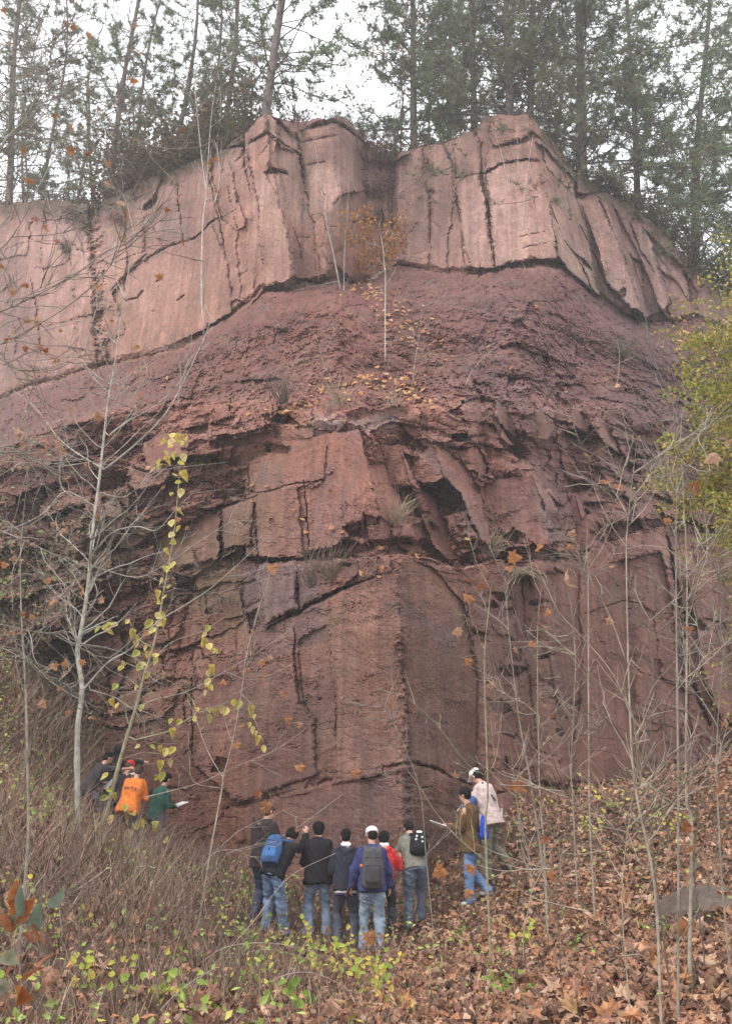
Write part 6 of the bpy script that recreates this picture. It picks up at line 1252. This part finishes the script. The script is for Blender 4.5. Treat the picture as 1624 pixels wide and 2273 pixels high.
p9 = person('person in a white cap and pinkish beige shirt standing highest on the right', 1082, 18.0, 48, 1.80, 16, 0, 34, 8, 0, (((-.35, .25, -1), (.15, .9, -.2)), ((.25, .35, -1), (-.2, .9, .2))), ((-.12, 0), (.20, -.26)), (.50, .385, .36), 'jacket', .08, (.17, .16, .12), 'dark', 'short', cap='white', hood=False, bottom='cotton', seed=9, bulk=1.12)
# left bank
p10 = person('person in a black hooded top reaching toward the rock, highest on the left', 245, 21.8, -60, 1.74, 12, 0, 6, 0, 0, (inL, ((.15, .95, -.1), (-.05, 1, .12))), ((-.12, 0), (.12, .08)), (.012, .012, .013), 'hoodie', .02, DEND, 'dark', 'short', hoodup=True, seed=10)
p11 = person('person in a dark grey coat crouching with bare forearms behind the pale sycamore', 203, 20.6, -55, 1.70, 30, 0, 10, 0, 0, (inL, ((.1, .9, -.1), (0, 1, .15))), ((-.13, .1), (.12, .05)), (.045, .04, .045), 'hoodie', .02, (.11, .12, .16), 'dark', 'short', hood=False, skinarm=True, crouch=.25, seed=11)
p12 = person('person in a bright orange sweatshirt with dark lettering on the back', 290, 20.1, -12, 1.74, 20, 3, 14, -30, 0, (inL, inR), ((-.13, 0), (.13, .08)), (.62, .17, .035), 'hoodie', .08, (.10, .09, .10), 'brown', 'short', hood=False, seed=12, bulk=1.14)
p13 = person('person in a red knit cap half hidden behind the orange sweatshirt', 268, 20.9, -30, 1.66, 18, 0, 20, 10, 0, (inL, inR), ((-.13, 0), (.13, .08)), (.05, .04, .05), 'hoodie', 0, DEND, 'brown', 'short', cap=(.55, .03, .035), hood=False, seed=13)
p14 = person('person in a dark green jacket writing on a white pad at the left wall', 352, 20.9, -42, 1.78, 12, 0, 22, 0, 0, (inL, inR), ((-.13, 0), (.13, .05)), (.028, .085, .062), 'jacket', .04, (.10, .10, .115), 'dark', 'short', hood=False, seed=14)
# white hem under the navy jacket (p4)
q = p4; hb = q['P'] - q['up'] * .115; fuse([loft([hb - q['up'] * .022, hb, hb + q['up'] * .022], [.17, .178, .175], [.13, .138, .136], q['rt'])], 'hem', M_WHITE, q['e'], .012, 2)
fuse([loft([hb - q['up'] * .05, hb - q['up'] * .03], [.168, .17], [.13, .132], q['rt'])], 'hem', cloth((.05, .02, .12)), q['e'], .01, 1)
# white stripe of the first jeans wearer
# blue sleeve of the beige-shirted person: his near arm
q = p9; (wr_, F_) = q['hands'][0]; sh = q['S'] - q['rt'] * .165 * q['s']; el = wr_ - F_ * .245 * q['s']
fuse([capsule(sh * .35 + el * .65, el, .084, .074), capsule(el, wr_ - F_ * .02, .074, .056)], 'sleeve', cloth((.06, .10, .23)), q['e'], .013, 2, .004)
strip(q['S'] - q['rt'] * .07 + q['up'] * .075 - q['fw'] * .06, q['P'] + q['up'] * .25 - q['fw'] * .17 + q['rt'] * .02, .018, .012, M_STRAP, 'strap', q['e'], q['fw'])
# hand-held things
sheet('paper', 'small white paper held out by the person in the brown jacket', 'paper', p8, p8['hands'][0][0] + np.array([0, .15, .02]), .12, .30, .006, M_PAPER, (.5, -.25, 1), (1, 0, 0))
sheet('notepad', 'white pad held by the person in the green jacket', 'notepad', p14, p14['hands'][1][0] + np.array([-.05, .12, .04]), .22, .30, .012, M_PAPER, (0, -.25, 1), (1, 0, 0))
sheet('notepad', 'white paper on a board on the lap of the crouching person', 'notepad', p11, p11['P'] + np.array([.02, .42, .10]), .22, .28, .012, M_PAPER, (0, -.7, .8), (1, 0, 0))
sheet('notepad', 'small white notebook in front of the black-hooded person', 'notepad', p10, p10['hands'][0][0] + np.array([.02, .10, .03]), .14, .20, .02, M_PAPER, (.2, -.2, 1), (1, 0, 0))
sheet('clipboard', 'brown wooden clipboard held low by the person with the grey pack', 'clipboard', p5, p5['hands'][0][0] + np.array([-.02, -.01, -.01]), .06, .34, .01, cloth((.13, .065, .035)), (.8, -.6, 0), (0, .3, -.2))
sheet('clipboard', 'brown board held at the side of the stooping person', 'clipboard', p7, p7['hands'][0][0] + np.array([-.04, .0, .06]), .05, .30, .01, cloth((.12, .06, .035)), (.6, -.7, 0), (1, .3, 0))
sheet('paper', 'folded white paper sticking out of the back pocket below the beige shirt', 'paper', p9, p9['P'] - p9['fw'] * .165 + p9['rt'] * .12 + p9['up'] * .03, .05, .15, .008, M_PAPER, (.25, -1, 0), (1, 0, 0))
# blue drawstring bag
q = p8; e = empty('drawstring_bag', q['o']); e.rotation_euler = q['e'].rotation_euler; tag(e, 'royal blue drawstring bag on the back of the brown jacket', 'bag')
c = q['S'] - q['up'] * .29 - q['fw'] * .225 + q['rt'] * .03
V, Fc = loft([c + q['up'] * .19, c + q['up'] * .14, c, c - q['up'] * .12, c - q['up'] * .19, c - q['up'] * .20], [.012, .045, .10, .125, .11, .05], [.012, .03, .05, .06, .05, .02], q['rt'], 40)
ang = np.arctan2((V - c) @ q['fw'], (V - c) @ q['rt']); V = V + ((V - c) - np.outer((V - c) @ q['up'], q['up'])) * (.05 * np.sin(ang * 16))[:, None]; mb = MB(); mb.add(V, Fc); mb.build('bag', cloth((.02, .06, .42)), e, True)
for sd in (-1, 1): strip(c + q['up'] * .19, q['S'] + q['rt'] * .1 * sd + q['up'] * .08, .005, .005, M_STRAP, 'cord', e, q['fw'])
# dark lettering across the orange back (too small in the photograph to read as words)
q = p12; mb = MB(); rr = np.random.default_rng(4); c = q['P'] + q['up'] * .30 - q['fw'] * .172
for i in range(6):
    x0 = -.10 + i * .04; zc = .02 * math.cos(x0 * 12)
    for (dx1_, dz1, dx2, dz2) in [[(0, -.02, 0, .02), (0, .02, .018, .02), (.018, .02, .018, 0)], [(0, -.02, .01, .02), (.01, .02, .02, -.02)], [(0, -.02, 0, .02), (0, -.02, .018, -.02)], [(0, .02, .02, .02), (.01, .02, .01, -.02)]][i % 4]:
        a = c + q['rt'] * (x0 + dx1_) + q['up'] * (zc + dz1); b = c + q['rt'] * (x0 + dx2) + q['up'] * (zc + dz2); V, Fc = capsule(a, b, .0055, .0055, 1, None, 6); mb.add(V + q['fw'] * abs(x0) ** 2 * 2.2, Fc)
mb.build('lettering', cloth((.03, .03, .12)), q['e'], True)
# small things left in the brush
for (u, v, lb) in [(375, 1948, 'crumpled white cloth scrap lying on the left bank'), (320, 1955, 'smaller pale scrap lying on the left bank')]:
    h = ground_hit(u, v); mb = MB(); rr = np.random.default_rng(int(u)); V, Fc = ellips((0, 0, 0), (.10, .05, .035), None, 10); V = V * (1 + .35 * rr.normal(size=(len(V), 1))); mb.add(V, Fc); o = mb.build('cloth_scrap', M_WHITE, None); o.location = tuple(h + [0, 0, .18]); tag(o, lb, 'scrap')

make_haze(-8.0, 46.0)
